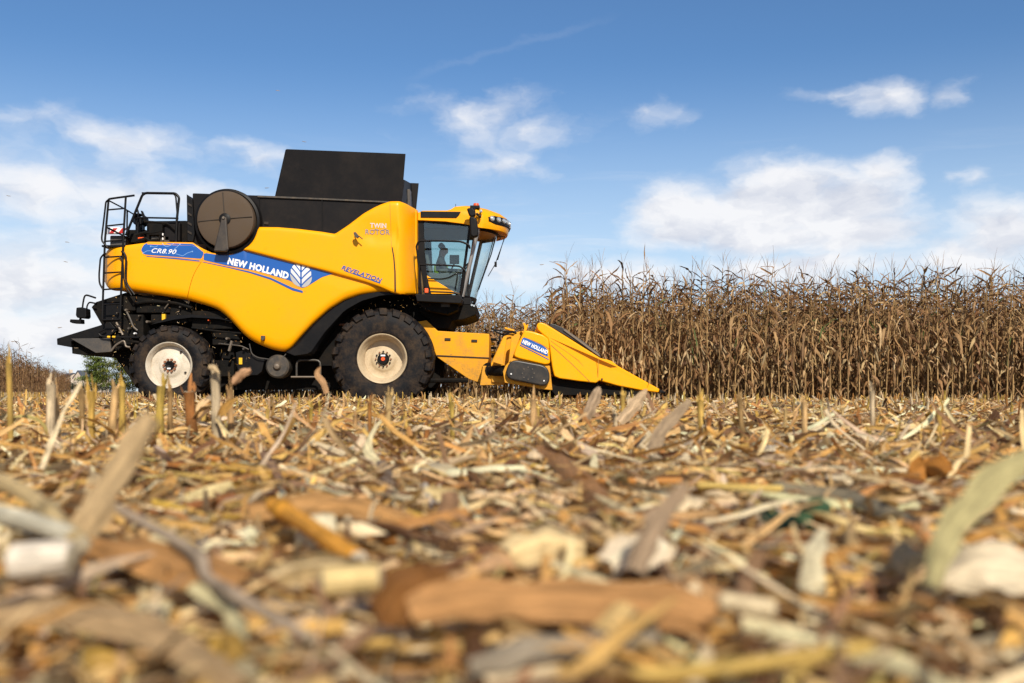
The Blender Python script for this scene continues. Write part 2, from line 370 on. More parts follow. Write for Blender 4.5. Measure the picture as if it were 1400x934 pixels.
PAL = np.array([(.64, .41, .17), (.78, .55, .28), (.46, .225, .074), (.62, .34, .10), (.88, .72, .44), (.30, .17, .090), (.74, .46, .14), (.17, .080, .034), (.52, .38, .25), (.58, .45, .16)])
def pick(pal, p, n, var=.12):
    p = np.array(p, float); c = pal[rng.choice(len(pal), n, p=p / p.sum())]
    return c * (1 + rng.normal(0, var, (n, 1))) * (1 + rng.normal(0, .03, (n, 3)))

# ------------------------------------------------------------------ ground
def ground():
    mt = bpy.data.materials.new('stubble_soil'); mt.use_nodes = True; t = mt.node_tree; b = t.nodes['Principled BSDF']
    g = N(t, 'ShaderNodeNewGeometry').outputs['Position']
    n1 = noise(t, g, 6, 8, .7); n2 = noise(t, g, 45, 6, .7); n3 = noise(t, g, .08, 4, .5)
    c = mixc(t, smooth(t, n2.outputs[0], .38, .66), (.06, .038, .022, 1), (.25, .16, .08, 1))
    c = mixc(t, smooth(t, n1.outputs[0], .45, .7, 0, .6), c, (.17, .11, .06, 1))
    c = mixc(t, smooth(t, n3.outputs[0], .4, .6, 0, .3), c, (.24, .18, .09, 1))
    t.links.new(c, b.inputs['Base Color']); b.inputs['Roughness'].default_value = .95
    bp = N(t, 'ShaderNodeBump'); bp.inputs['Strength'].default_value = 1; bp.inputs['Distance'].default_value = .03
    t.links.new(n2.outputs[0], bp.inputs['Height']); t.links.new(bp.outputs[0], b.inputs['Normal'])
    s = M(); xs = [-3000, -400, -60, -12, 0, 12, 60, 400, 3000]; ys = [-3000, -300, -20, 0, 10, 30, 80, 400, 4500]
    s.add([(x, y, 0) for y in ys for x in xs], [(j * 9 + i, j * 9 + i + 1, j * 9 + i + 10, j * 9 + i + 9) for j in range(8) for i in range(8)])
    o = obj('ground', s, mt, smooth_angle=0); tag(o, 'stubble field soil strewn with straw dust', 'ground', kind='structure')
ground()

# =================================================================== THE HARVESTER
YC = 21.35                       # centre plane of the machine
CH = empty('combine_harvester', (Xp(522, 19.6), YC, 0))
tag(CH, 'large yellow combine harvester with black grain tank and maize header, standing at the crop edge', 'combine harvester')

def gsm(a, s):
    if s <= 0: return a
    k = np.arange(-int(3 * s), int(3 * s) + 1); g = np.exp(-k * k / (2 * s * s)); g /= g.sum()
    return np.convolve(np.pad(a, len(k) // 2, mode='edge'), g, 'valid')
class Curve:
    def __init__(s, pts, sm=3):
        s.x = np.arange(pts[0][0], pts[-1][0] + 1, 1.0); y = np.interp(s.x, [p[0] for p in pts], [p[1] for p in pts])
        n = int(3 * sm)
        if sm and len(y) > 2 * n + 2:     # reflect-extend so that the ends stay put
            yy = np.concatenate([2 * y[0] - y[n:0:-1], y, 2 * y[-1] - y[-2:-n - 2:-1]]); k = np.arange(-n, n + 1); g = np.exp(-k * k / (2 * sm * sm)); g /= g.sum()
            y = np.convolve(yy, g, 'valid')
        s.y = y
    def __call__(s, x): return float(np.interp(x, s.x, s.y))
def rd(e, r):
    if r <= 0 or e >= r: return 0.
    e = max(e, 0.); return r * (1 - math.sqrt(max(0., 1 - (1 - e / r) ** 2)))
def grid(top, bot, x0, x1, Yf, nx=100, ny=16, warp=None, flange=.14, cuts=None):
    """surface between two curves (photo px), depth from Yf(px,py,top,bot); returns list of M split at the cut columns"""
    us = list(np.linspace(x0, x1, nx)); cuts = cuts or []
    for c in cuts: us += [c - .55, c + .55]
    us = sorted(set(round(u, 3) for u in us)); ts = [.5 - .5 * math.cos(math.pi * j / (ny - 1)) for j in range(ny)]
    cols = []
    for u in us:
        col = []
        for j, tt in enumerate(ts):
            a, b = top(u), bot(u); py = a + (b - a) * tt; px = u + (warp(u, py) if warp else 0)
            a, b = top(px), bot(px); py = a + (b - a) * tt
            col.append((px, py, Yf(px, py, a, b)))
        cols.append(col)
    out_ = []; start = 0; bounds = []
    for c in cuts:
        i = max(k for k, u in enumerate(us) if u < c); bounds.append((start, i)); start = i + 1
    bounds.append((start, len(us) - 1))
    for (i0, i1) in bounds:
        m_ = M(); vs = []; n = i1 - i0 + 1
        for i in range(i0, i1 + 1):
            col = cols[i]; vv = [W(*c) for c in col]
            first = (vv[0][0], vv[0][1] + flange, vv[0][2]); last = (vv[-1][0], vv[-1][1] + flange, vv[-1][2])
            vs += [first] + vv + [last]
        h = ny + 2
        fs = [(i * h + j, i * h + j + 1, (i + 1) * h + j + 1, (i + 1) * h + j) for i in range(n - 1) for j in range(h - 1)]
        # end flanges
        b = len(vs)
        for e in (0, n - 1):
            for j in range(ny): v = vs[e * h + 1 + j]; vs.append((v[0], v[1] + flange, v[2]))
        for k, e in enumerate((0, n - 1)):
            fs += [(e * h + 1 + j, e * h + 2 + j, b + k * ny + j + 1, b + k * ny + j) for j in range(ny - 1)]
        m_.add(vs, fs); out_.append(m_)
    return out_

# lower flank: rear and main panels share one surface function, parted by a slanting seam
low_top = Curve([(143, 350), (146, 343), (150, 339), (163, 337), (177, 335), (197, 332.3), (264, 332.3), (275, 339), (290, 346), (311, 348), (332, 341), (400, 357.5), (454, 371), (519, 389), (536, 397)], 1.5)
low_bot = Curve([(143, 385), (146, 394), (152, 397), (174, 397), (220, 404), (256, 410), (285, 418.5), (300, 424), (312, 434), (323, 446), (332, 456), (341, 463.5), (353, 470.5), (372, 478), (386, 481), (393, 480.5), (399, 476), (411, 462), (428.6, 443), (450, 424), (471, 411), (493, 403.5), (519, 400), (536, 400)], 3)
def seamx(py): return 279.6 + (256 - 279.6) * ((py - 346) / 64) + 3.5 * math.sin(max(0, min(1, (py - 346) / 64)) * math.pi) * -1
def lwarp(u, py): return (seamx(py) - 268) * max(0., 1 - abs(u - 268) / 70) ** 1.2
def Ylow(px, py, a=None, b=None):
    if a is None: a, b = low_top(px), low_bot(px)
    d = rd(b - py, 13) * .8 + rd(py - a, 5) * .5 * (1 if px < 275 else 0) + rd(px - 142, 26) * 1.1
    d += max(0, (py - 400) / 80) ** 2 * 2.5 + (1.2 * max(0, 1 - (py - a) / 20) if px > 335 else 0)
    return 19.76 + d * .0145
lows = grid(low_top, low_bot, 143, 536, Ylow, 130, 22, lwarp, cuts=[268])
rear_panel = obj('rear_side_panel', lows[0], yellow, CH, smooth_angle=40)
main_panel = obj('lower_side_panel', lows[1], yellow, CH, smooth_angle=40)
up_top = Curve([(333, 340), (340, 336), (346, 329), (350, 321), (353, 310.5), (380, 310.8), (407, 313), (440, 317), (458, 320), (476, 308), (497, 292), (511, 284), (521, 279.5), (533, 275.4), (546, 275.2), (555, 278.5), (571, 287.5)], 1.2)
up_bot = Curve([(333, 342), (400, 359.5), (454, 373.5), (500, 386.5), (520, 393.5), (536, 400.5), (545, 402.5), (571, 402.5)], 1.5)
def Yup(px, py, a=None, b=None):
    if a is None: a, b = up_top(px), up_bot(px)
    d = rd(b - py, 4) + rd(py - a, 5) * .7
    d += 42 * max(0, (px - 543) / 28) ** 1.7
    if px < 543: d += 3 * max(0, 1 - abs(py - 325) / 30) * max(0, min(1, (px - 480) / 30)) * (1 if py < 325 else max(0, 1 - (py - 325) / 10))
    return 19.695 + d * .0145
ups = grid(up_top, up_bot, 333, 571, Yup, 110, 22)
up_panel = obj('upper_side_panel', ups[0], yellow, CH, smooth_angle=40)
# seam lines (rubber strips standing 4 mm off the panel)
def strip(name, pts, wpx, Yf, m_, parent, off=.006):
    s = M(); n = len(pts); vs = []
    for i, (px, py) in enumerate(pts):
        a = pts[max(i - 1, 0)]; b = pts[min(i + 1, n - 1)]; d = math.hypot(b[0] - a[0], b[1] - a[1]); nx, ny = -(b[1] - a[1]) / d, (b[0] - a[0]) / d
        ww = wpx[i] if isinstance(wpx, (list, tuple)) else wpx
        for k in (-.5, .5): x, y = px + nx * ww * k, py + ny * ww * k; vs.append(W(x, y, Yf(x, y) - off))
    s.add(vs, [(2 * i, 2 * i + 1, 2 * i + 3, 2 * i + 2) for i in range(n - 1)]); return obj(name, s, m_, parent, smooth_angle=40)
def lin(pts, n=24):
    d = [0]
    for a, b in zip(pts, pts[1:]): d.append(d[-1] + math.hypot(b[0] - a[0], b[1] - a[1]))
    t = np.linspace(0, d[-1], n); return list(zip(np.interp(t, d, [p[0] for p in pts]).tolist(), np.interp(t, d, [p[1] for p in pts]).tolist()))
strip('door_gap', lin([(536, 338), (538.5, 352), (540, 372), (540.4, 401)]), [1.5 + .9 * (i / 23) for i in range(24)], Yup, seam, up_panel)
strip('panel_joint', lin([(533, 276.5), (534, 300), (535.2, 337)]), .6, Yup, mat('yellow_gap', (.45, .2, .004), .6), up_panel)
s = M(); s.prism([(266, 334), (282, 334), (282, 346), (258, 416), (250, 410), (262, 376)], 19.90, 19.96); obj('seam_backing', s, seam, rear_panel)

# decals
def decal(name, top, bot, x0, x1, Yf, m_, parent, off=.006, nx=50, ny=7, sm=1.0):
    t_, b_ = Curve(top, sm), Curve(bot, sm); s = M(); vs = []
    for i in range(nx):
        px = x0 + (x1 - x0) * i / (nx - 1); a, b = t_(px), b_(px)
        for j in range(ny): py = a + (b - a) * j / (ny - 1); vs.append(W(px, py, Yf(px, py) - off))
    s.add(vs, [(i * ny + j, i * ny + j + 1, (i + 1) * ny + j + 1, (i + 1) * ny + j) for i in range(nx - 1) for j in range(ny - 1)])
    return obj(name, s, m_, parent, smooth_angle=60)
decal('gold_stripe', [(193, 342), (196, 334), (202, 330.6), (264, 331.6), (277, 342), (279, 345)], [(193, 343), (197, 349.5), (206, 350.5), (276, 359), (279, 352)], 193, 279, Ylow, gold, rear_panel, .004)
decal('blue_stripe', [(193.3, 341), (196, 335), (202, 331.8), (264, 333.6), (278, 345)], [(193.3, 343), (197, 347.8), (203, 348.6), (276, 354), (278, 347)], 193.3, 278, Ylow, blue, rear_panel)
decal('blue_line', [(200, 350.2), (240, 352.4), (273, 356.2)], [(200, 350.8), (240, 354.2), (273, 357.6)], 200, 273, Ylow, blue, rear_panel, .008)
decal('blue_stripe', [(278.5, 347), (281, 346), (297, 348.5), (315, 348.8), (332, 343), (340, 344.5), (400, 360.5), (455, 374)], [(278.5, 355.5), (310, 363), (350, 370.2), (396, 383.5), (413, 394), (421, 391), (428, 386.5), (440, 379), (455, 374.3)], 278.5, 455, Ylow, blue, main_panel, .006, 90)
decal('gold_stripe', [(278, 356.0), (310, 363.4), (350, 370.6), (396, 384), (404, 389), (413, 396)], [(278, 358.5), (310, 365.2), (340, 371.5), (370, 380.5), (400, 395), (413, 400)], 278, 413, Ylow, gold, main_panel, .004, 70)
decal('blue_line', [(277, 357.8), (310, 364.5), (340, 370.8), (370, 379.6), (400, 393.5), (414, 397.8)], [(277, 358.4), (310, 365.6), (340, 372.8), (370, 382.4), (400, 397.2), (414, 400.6)], 277, 414, Ylow, blue, main_panel, .008, 70)

def text(name, body, x0, x1, ytop, ybot, slope, Yf, m_, parent, shear=0, bold=0, curve=0, off=.0095):
    """lettering laid on a surface; x0..x1 and ytop..ybot (at x0) in photo pixels, slope = drop per px"""
    cu = bpy.data.curves.new('lettering', 'FONT'); cu.body = body; cu.size = 1; cu.shear = shear; cu.offset = bold; cu.resolution_u = 3; cu.space_character = 1.02 + bold * 1.5
    ob = bpy.data.objects.new('lettering', cu); COL.objects.link(ob); dg = bpy.context.evaluated_depsgraph_get(); me = ob.evaluated_get(dg).to_mesh()
    vs = [tuple(v.co) for v in me.vertices]; fs = [tuple(p.vertices) for p in me.polygons]; ob.evaluated_get(dg).to_mesh_clear()
    bpy.data.objects.remove(ob); bpy.data.curves.remove(cu)
    ax, bx = min(v[0] for v in vs), max(v[0] for v in vs); ay, by = min(v[1] for v in vs), max(v[1] for v in vs)
    out_ = []
    for v in vs:
        u = (v[0] - ax) / (bx - ax); q = (v[1] - ay) / (by - ay); px = x0 + (x1 - x0) * u
        py = ybot + (ytop - ybot) * q + slope * (px - x0) + curve * u * u
        if slope: px += q * (ybot - ytop) * slope
        out_.append(W(px, py, Yf(px, py) - off))
    s = M().add(out_, fs); return obj(name, s, m_, parent, smooth_angle=0)
text('model_lettering', 'CR8.90', 207, 241, 339.2, 345.6, .062, Ylow, white, rear_panel, shear=.35, bold=.008)
text('brand_lettering', 'NEW HOLLAND', 310.5, 393.5, 351.8, 361.3, .215, Ylow, white, main_panel, bold=.05, curve=3.0)
text('twin_lettering', 'TWIN', 506, 528, 305, 311.6, .02, Yup, silver, up_panel, bold=.02)
text('rotor_lettering', 'ROTOR', 499.5, 533, 313.5, 320.4, .02, Yup, silver2, up_panel, bold=.015)
text('edition_lettering', 'REVELATION', 466.5, 521, 362.6, 368.2, .335, Yup, blue, up_panel, bold=.022, shear=.2)
strip('edition_underline', lin([(470, 370), (500, 380), (520, 387)], 12), [.4 + 1.3 * i / 11 for i in range(12)], Yup, blue, up_panel, .009)
for cx, cy in ((514.3, 312.0), (526.5, 312.2)): strip('rotor_ring', [(cx + 3.4 * math.cos(a), cy + 4.6 + 3.4 * math.sin(a)) for a in np.linspace(-2.6, -.5, 8)], .7, Yup, silver2, up_panel, .012)
# circuit pattern behind the model number
for pts in ([(196, 346), (201, 343), (206, 343)], [(205, 336), (212, 338), (216, 336)], [(222, 332.6), (224, 336), (229, 337.5), (234, 335), (238, 333)], [(238, 341), (244, 336), (246, 334)], [(240, 347), (250, 350), (256, 346), (262, 344)]):
    strip('circuit_line', lin(pts, 8), .8, Ylow, ltblue, rear_panel, .009)
for cx, cy in ((196, 346), (206, 337), (246, 334), (263, 344)): strip('circuit_dot', [(cx - .9, cy), (cx + .9, cy)], 1.8, Ylow, ltblue, rear_panel, .010)
# leaf emblem
def emblem(cx, cy, rx, ry, Yf, parent):
    for k, (k0, k1) in enumerate(((-2.2, -1.02), (-.86, -.46), (-.30, .14), (.30, 2.2))):
        s = M()
        for sg in (-1, 1):
            vs = []; n = 0
            for i in range(15):
                u = .075 + .92 * i / 14; h = math.sqrt(max(0, 1 - abs(u) ** 2.3)); a = min(h, 1.05 * u ** .85 + k1); b = max(-h, 1.05 * u ** .85 + k0)
                b = max(b, -h)
                if a - b < .02: continue
                n += 1
                for q in (a, b): vs.append(W(cx + sg * u * rx, cy - q * ry + .14 * sg * u * rx, Yf(cx + sg * u * rx, cy - q * ry) - .012))
            if n > 1: s.add(vs, [(2 * i, 2 * i + 1, 2 * i + 3, 2 * i + 2) for i in range(n - 1)])
        if s.v: obj('emblem_leaf', s, (mat('mid_silver_film', (.40, .40, .41), .35), silver, mat('pale_silver_film', (.70, .70, .71), .3), white)[k], parent, smooth_angle=0)
emblem(411.5, 376.5, 15, 16, Ylow, main_panel)
# small things on the flank
s = M(); s.prism([(356.5, 459), (362, 459), (362, 463), (359, 466), (356.5, 463)], 19.735, 19.80); obj('latch', s, darkmetal, main_panel, .004)
s = M(); s.tube([W(485, 321, 19.66), W(490, 322.5, 19.56), W(496, 327, 19.54)], .012, 6); s.prism([(483, 318), (486, 317), (491, 323), (488.5, 326), (484.5, 323)], 19.50, 19.56)
obj('marker_lamp', s, darkmetal, up_panel, .008)

# mirrored far flank
far = obj('far_side_panel', M().add(lows[0].mirror(YC).v + lows[1].mirror(YC).v, lows[0].mirror(YC).f + [tuple(i + len(lows[0].v) for i in f) for f in lows[1].mirror(YC).f]), yellow, CH)
obj('far_upper_panel', ups[0].mirror(YC), yellow, CH)

# front wall of the body behind the cab and rear hood between flanks
s = M(); s.prism([(546, 277), (570, 288), (570, 402), (546, 402)], 20.2, 22.5, Yref=20.2); obj('front_wall', s, yellow, CH, .03)
s = M(); s.prism([(146, 343), (200, 335), (262, 335), (262, 395), (150, 395), (144, 386)], 20.16, 22.54); obj('rear_hood', s, yellow_dusty, CH, .08, 4)
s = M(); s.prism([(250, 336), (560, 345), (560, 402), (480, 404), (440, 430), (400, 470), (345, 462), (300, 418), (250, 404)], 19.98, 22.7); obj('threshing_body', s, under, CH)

# fender behind the front wheel
o_ = lin([(545, 401), (520, 398), (493, 402), (471, 410), (450, 423), (428, 442), (411, 461), (399, 475), (390, 481)], 30)
i_ = lin([(552, 403), (522, 405), (495, 413), (472, 427), (461, 440), (447, 456), (437, 471), (427, 486), (405, 487)], 30)
s = M(); vs = []
for (a, b) in zip(o_, i_):
    for k, yy in ((0, 20.3), (0, 19.90), (.15, 19.84), (.85, 19.84), (1, 19.92), (1, 20.5)):
        px = a[0] + (b[0] - a[0]) * k; py = a[1] + (b[1] - a[1]) * k; x, _, z = W(px, py, 19.86); vs.append((x, yy, z))
s.add(vs, [(i * 6 + j, i * 6 + j + 1, (i + 1) * 6 + j + 1, (i + 1) * 6 + j) for i in range(29) for j in range(5)])
obj('fender', s, black, CH); obj('fender', s.mirror(YC), black, CH)

# grain tank
s = M(); s.prism([(263, 264), (377, 268), (436, 271), (546, 277.5), (546, 335), (263, 345)], 19.93, 22.77); tank = obj('grain_tank', s, tankblk, CH, .02)
for px in (354, 440): s = M(); s.box(Xp(px, 19.92), Xp(px + 1.0, 19.92), 19.905, 19.93, Zp(332, 19.92), Zp(270, 19.92)); obj('tank_rib', s, black, tank)
s = M(); s.prism([(352, 267.2), (377, 268.2), (436, 270.8), (532, 275.2), (532, 277.2), (436, 272.8), (352, 269.5)], 19.89, 19.93); obj('tank_rim', s, darkmetal, tank)
s = M(); s.prism([(361, 303), (367, 303.5), (367, 307), (361, 306.5)], 19.905, 19.93); obj('tank_slot', s, seam, tank)
# opened covers of the tank: four inclined sheets
def sheet(name, q, th, m_, parent, bevel=.008):
    a = [Vector(p) for p in q]; n = (a[1] - a[0]).cross(a[2] - a[0]).normalized() * th
    s = M().add([tuple(p) for p in a] + [tuple(p + n) for p in a], [(0, 1, 2, 3), (7, 6, 5, 4), (0, 4, 5, 1), (1, 5, 6, 2), (2, 6, 7, 3), (3, 7, 4, 0)])
    return obj(name, s, m_, parent, bevel)
BL, TL, TR, BR = W(377, 268.5, 20.0), W(391.3, 203.8, 19.94), W(554.4, 210.3, 19.94), W(549, 276, 20.0)
fl = lambda p: (p[0], 2 * YC - p[1], p[2])
sheet('tank_cover', [BL, TL, TR, BR], .03, tankblk, CH); sheet('tank_cover', [fl(BL), fl(TL), fl(TR), fl(BR)], .03, tankblk, CH)
sheet('tank_cover', [(BR[0], 20.04, BR[2]), (TR[0] - .03, 20.04, TR[2] - .5), (TR[0] - .16, 22.7, TR[2] - .02), (BR[0], 22.7, BR[2])], .03, tankblk, CH)
sheet('tank_cover', [(BL[0], 20.04, BL[2]), (TL[0], 20.0, TL[2]), (TL[0], 22.7, TL[2]), (BL[0], 22.7, BL[2])], .03, tankblk, CH)
s = M(); s.box(TR[0] - .10, TR[0] - .04, 21.2, 21.5, BR[2] - .05, TR[2] - .45); obj('filler_auger', s, grey, CH, .01)

# rotary air screen
cx0, cz0 = Xp(311, 19.75), Zp(303, 19.75)
s = M(); s.lathe([(.36, 20.7), (.645, 20.7), (.655, 19.84), (.645, 19.72), (.60, 19.70), (.58, 19.74), (.57, 19.9)], cx0, cz0, 72); s.lathe([(.001, 20.3), (.60, 20.3)], cx0, cz0, 48)
hous = obj('screen_housing', s, black, CH)
dx0, dz0 = Xp(306.8, 19.55), Zp(299.2, 19.55)
s = M(); s.lathe([(.001, 19.58), (.30, 19.585), (.50, 19.60), (.552, 19.615), (.564, 19.64), (.562, 20.2)], dx0, dz0, 72); screen = obj('rotary_screen', s, brown, CH)
s = M()
for a in (95, 185, 5):
    ca, sa = math.cos(R(a)), math.sin(R(a)); p0 = Vector((dx0 + .10 * ca, 19.575, dz0 + .10 * sa)); p1 = Vector((dx0 + .53 * ca, 19.597, dz0 + .53 * sa)); s.tube([p0, p1], .011, 5)
obj('spoke', s, seam, screen)
s = M(); s.lathe([(.001, 19.555), (.085, 19.555), (.115, 19.57), (.115, 19.60)], dx0, dz0, 24); obj('hub', s, black, screen)
armm = mat('arm_paint', (.034, .027, .022), .45, dirt=DUST, dirtamt=.15, dscale=5)
s = M(); s.prism([(303.5, 297), (310.5, 297), (313.5, 342), (309, 345), (292.5, 344), (297, 325)], 19.50, 19.56, Yref=19.55); arm = obj('screen_arm', s, armm, CH, .03, 3)
s = M(); s.lathe([(.001, 19.47), (.025, 19.47), (.03, 19.505)], dx0, Zp(298.5, 19.55), 12); obj('bolt', s, steel, arm)
s = M(); s.box(Xp(293, 19.6), Xp(311, 19.6), 19.63, 19.9, Zp(347, 19.6), Zp(342.5, 19.6)); obj('screen_foot', s, black, CH, .03, 3)
s = M(); s.prism([(255, 265.5), (263, 272.5), (266, 320), (264, 330), (256, 330)], 19.86, 20.6); plate = obj('grille_plate', s, black, CH, .01)
for py in (277, 290, 303, 315): s = M(); s.prism([(256.5, py), (262, py + 3), (262, py + 6), (256.5, py + 3)], 19.84, 19.86); obj('grille_slot', s, seam, plate)

# engine deck
s = M(); s.prism([(200, 306), (206, 302), (256, 301.5), (256, 333), (200, 333)], 20.2, 22.3); eng = obj('engine_bay', s, under, CH, .03)
for (x0, x1, y0, y1, Y0, Y1, mm) in ((184.5, 193.5, 297, 333, 20.5, 20.72, black), (150, 172, 322, 338, 20.1, 22.2, grey), (172, 200, 314, 334, 20.6, 22.2, under), (202, 222, 306, 322, 19.98, 20.3, under), (224, 246, 304, 330, 20.05, 20.2, tankblk), (176, 192, 319, 332, 20.2, 20.5, under), (206, 232, 322, 332, 20.05, 20.25, darkmetal)):
    s = M(); s.box(Xp(x0, Y0), Xp(x1, Y0), Y0, Y1, Zp(y1, Y0), Zp(y0, Y0)); obj('engine_cover', s, mm, eng, .025)
for pts, r in (([(186, 322), (196, 318), (208, 319), (222, 316)], .03), ([(197, 303), (215, 304), (230, 306), (240, 315)], .025), ([(215, 333), (219, 322), (221, 318)], .015), ([(186, 330), (200, 326), (205, 330), (216, 328)], .035)):
    s = M(); s.tube([W(a, b, 20.0) for a, b in lin(pts, 10)], r, 6); obj('hose', s, under, eng)
s = M(); s.tube([W(189, 326, 20.0), W(197, 325.5, 20.0)], .02, 6); obj('hose_clamp', s, orange, eng)
for px, py in ((222, 319), (222, 325)): s = M(); s.box(Xp(px, 19.98), Xp(px + 1.4, 19.98), 19.97, 20.0, Zp(py + 3, 19.98), Zp(py, 19.98)); obj('plug', s, white, eng)
s = M(); s.lathe([(.12, 20.47), (.13, 20.5), (.13, 20.75), (.11, 20.75)], Xp(189, 20.5), Zp(300, 20.5), 16); obj('exhaust_cap', s, black, eng)
for i in range(3): s = M(); s.prism([(149 + i * 6, 312 + 7), (155 + i * 6, 312 + 7), (161 + i * 6, 312), (155 + i * 6, 312)][:4], 19.97, 20.0); obj('warning_board', s, red if i % 2 == 0 else white, CH)
s = M(); s.prism([(144, 311), (164, 311), (164, 320), (144, 320)], 20.0, 20.04); obj('tail_lamp_plate', s, white, CH)

# rails and ladder (separate tube meshes)
def rail(name, pts, r=.020, Y=19.75, parent=CH, m_=black, n=None, sides=8):
    pp = [(p[0], p[1], p[2] if len(p) > 2 else Y) for p in pts]; res = []
    V = [Vector(W(*p)) for p in pp]
    for i, v in enumerate(V):          # round the corners
        if 0 < i < len(V) - 1:
            a = (V[i - 1] - v); b = (V[i + 1] - v); q = min(.10, a.length * .4, b.length * .4)
            p0, p1 = v + a.normalized() * q, v + b.normalized() * q
            for t in (0, .33, .67, 1): res.append((p0 * (1 - t) ** 2 + v * 2 * t * (1 - t) + p1 * t * t))
        else: res.append(v)
    s = M(); s.tube(res, r, sides); return obj(name, s, m_, parent)
lad = rail('ladder', [(148.5, 273), (146, 300), (143.4, 330), (141.4, 389), (139.8, 437)], .022, 19.72)
rail('rail', [(172, 269), (169, 320), (166, 389), (164, 437)], .022, 19.72, lad)
for (xa, ya, xb, yb) in ((148, 287, 171, 285), (146, 309, 169.5, 306.5), (144.5, 330, 168, 328.5), (142.5, 352, 166.5, 350.5), (141.5, 373.5, 166, 372), (141, 396, 165.5, 394.5), (140.5, 416.5, 165, 415.5), (139.8, 437.5, 164, 437)):
    rail('rung', [(xa, ya), (xb, yb)], .016, 19.72, lad)
rail('handrail', [(148.5, 273), (144.8, 276), (141.5, 305), (139, 325), (139.5, 330), (147, 338)], .018, 19.68)
rail('handrail', [(145, 347), (142, 347.5), (137.3, 353), (135.4, 376), (136, 388), (141, 396)], .018, 19.66)
rail('handrail', [(166, 344), (169, 345), (172.5, 351), (171.5, 376), (173, 388), (184, 403)], .020, 19.66)
rail('handrail', [(163, 350), (168, 356), (169, 380), (172, 392), (180, 404)], .014, 19.70)
rail('handrail', [(148.5, 273, 19.72), (150, 272, 19.72), (160, 270.5, 19.8), (175, 268.5, 19.9), (183.5, 267.3, 20)], .022)
rail('brace', [(150, 275, 19.75), (172, 286.5, 20.2), (189, 297, 20.8)], .015)
rail('brace', [(146, 311, 19.75), (168, 322, 20.0), (176, 326, 20.2)], .018)
rail('guard_rail', [(172, 322, 19.95), (194.5, 267, 19.95), (199, 264, 19.95), (240, 264.6, 19.95), (245, 270, 19.95), (241.5, 303, 19.95), (240.5, 332, 19.95)], .026)
rail('guard_rail', [(188, 297.5, 19.95), (240, 298.5, 19.95)], .018)
rail('guard_rail', [(187, 285, 20.2), (189.5, 292, 20.2), (187, 332, 20.2)], .02)
rail('guard_rail', [(174, 288, 20.3), (173.5, 322, 20.3)], .018)
rail('guard_rail', [(194, 264, 22.6), (240, 264.6, 22.6), (243, 300, 22.6)], .02)
s = M(); s.prism([(192, 288), (194, 288), (199, 299), (197.5, 305), (196, 302)], 20.05, 20.12); obj('lever', s, black, CH, .01)
s = M(); s.box(Xp(140, 19.8), Xp(172, 19.8), 19.76, 20.1, Zp(338, 19.8), Zp(335.5, 19.8)); obj('ladder_bracket', s, black, CH, .005)

# rear lamp cluster on bent tubes
rl = rail('rear_lamp_bracket', [(112.5, 424), (113.5, 414), (116, 402.5), (131, 407.5)], .018, 19.9)
rail('tube', [(118, 432), (119, 418), (122, 413.2), (131, 415)], .016, 19.9, rl)
s = M(); s.prism([(104, 420.5), (111, 420), (117.5, 422), (118, 433), (116, 435.5), (105, 434.5), (103.2, 431)], 19.75, 19.98); obj('lamp_housing', s, black, rl, .02, 3)
s = M(); s.prism([(95.5, 436.5), (108, 437), (110, 436), (110.3, 442.5), (99, 442), (95, 440.5)], 19.75, 19.95); obj('lamp_housing', s, black, rl, .015, 3)
s = M(); s.tube([W(110.5, 434, 19.86), W(109, 440, 19.86)], .025, 8); obj('joint', s, black, rl)

# straw spreader at the tail
s = M(); s.prism([(77.5, 463), (136, 445), (150, 440), (160, 452), (150, 459), (97, 467), (97.5, 475), (78, 471.5)], 19.95, 22.7); spr = obj('straw_spreader', s, black, CH, .01)
s = M(); s.prism([(97.5, 464), (152, 458), (152, 481), (131, 483.5), (115, 486), (98.5, 483.5)], 20.1, 22.6); obj('spreader_case', s, under, spr, .01)
s = M(); s.prism([(96.5, 463), (150, 462), (152.5, 481), (131, 482.5)], 19.93, 19.98); obj('deflector_plate', s, grey, spr, .006)
s = M(); s.prism([(125, 420), (131, 413), (172, 400), (180, 400), (182, 470), (158, 480), (152, 460), (140, 446)], 20.05, 22.6); chop = obj('straw_chopper', s, under, CH, .01)
s = M(); s.prism([(140, 440), (175, 410), (300, 410), (330, 470), (340, 505), (300, 531), (245, 531), (180, 520), (155, 485)], 20.5, 22.2); obj('rear_chassis_shade_fill', s, under, CH)  # chassis carried below its true belly to stand for shade under the machine
s = M(); s.prism([(300, 430), (600, 404), (600, 455), (602, 518), (590, 530), (420, 533), (300, 533)], 20.75, 21.95); obj('front_chassis_shade_fill', s, under, CH)  # also deepened past the belly, so the gap between the wheels stays dark
rail('spring_bar', [(144, 450), (134, 455), (138, 459.5), (150, 461), (190, 461.5)], .018, 19.85, spr)
for x in (147, 154): s = M(); s.tube([W(x, 460.6, 19.85), W(x + 4, 460.9, 19.85)], .022, 8); obj('yellow_band', s, warn, spr)
rail('lever_arm', [(159, 441), (165, 452), (168, 458)], .025, 19.9, spr, steel)
rail('lever_arm', [(152, 480), (158, 472), (170, 465), (172, 474), (178, 475)], .022, 19.9, spr, steel)
s = M(); s.prism([(139.5, 418), (164, 417), (163, 437), (140, 438)], 20.0, 20.05); obj('chopper_door', s, black, chop, .01)
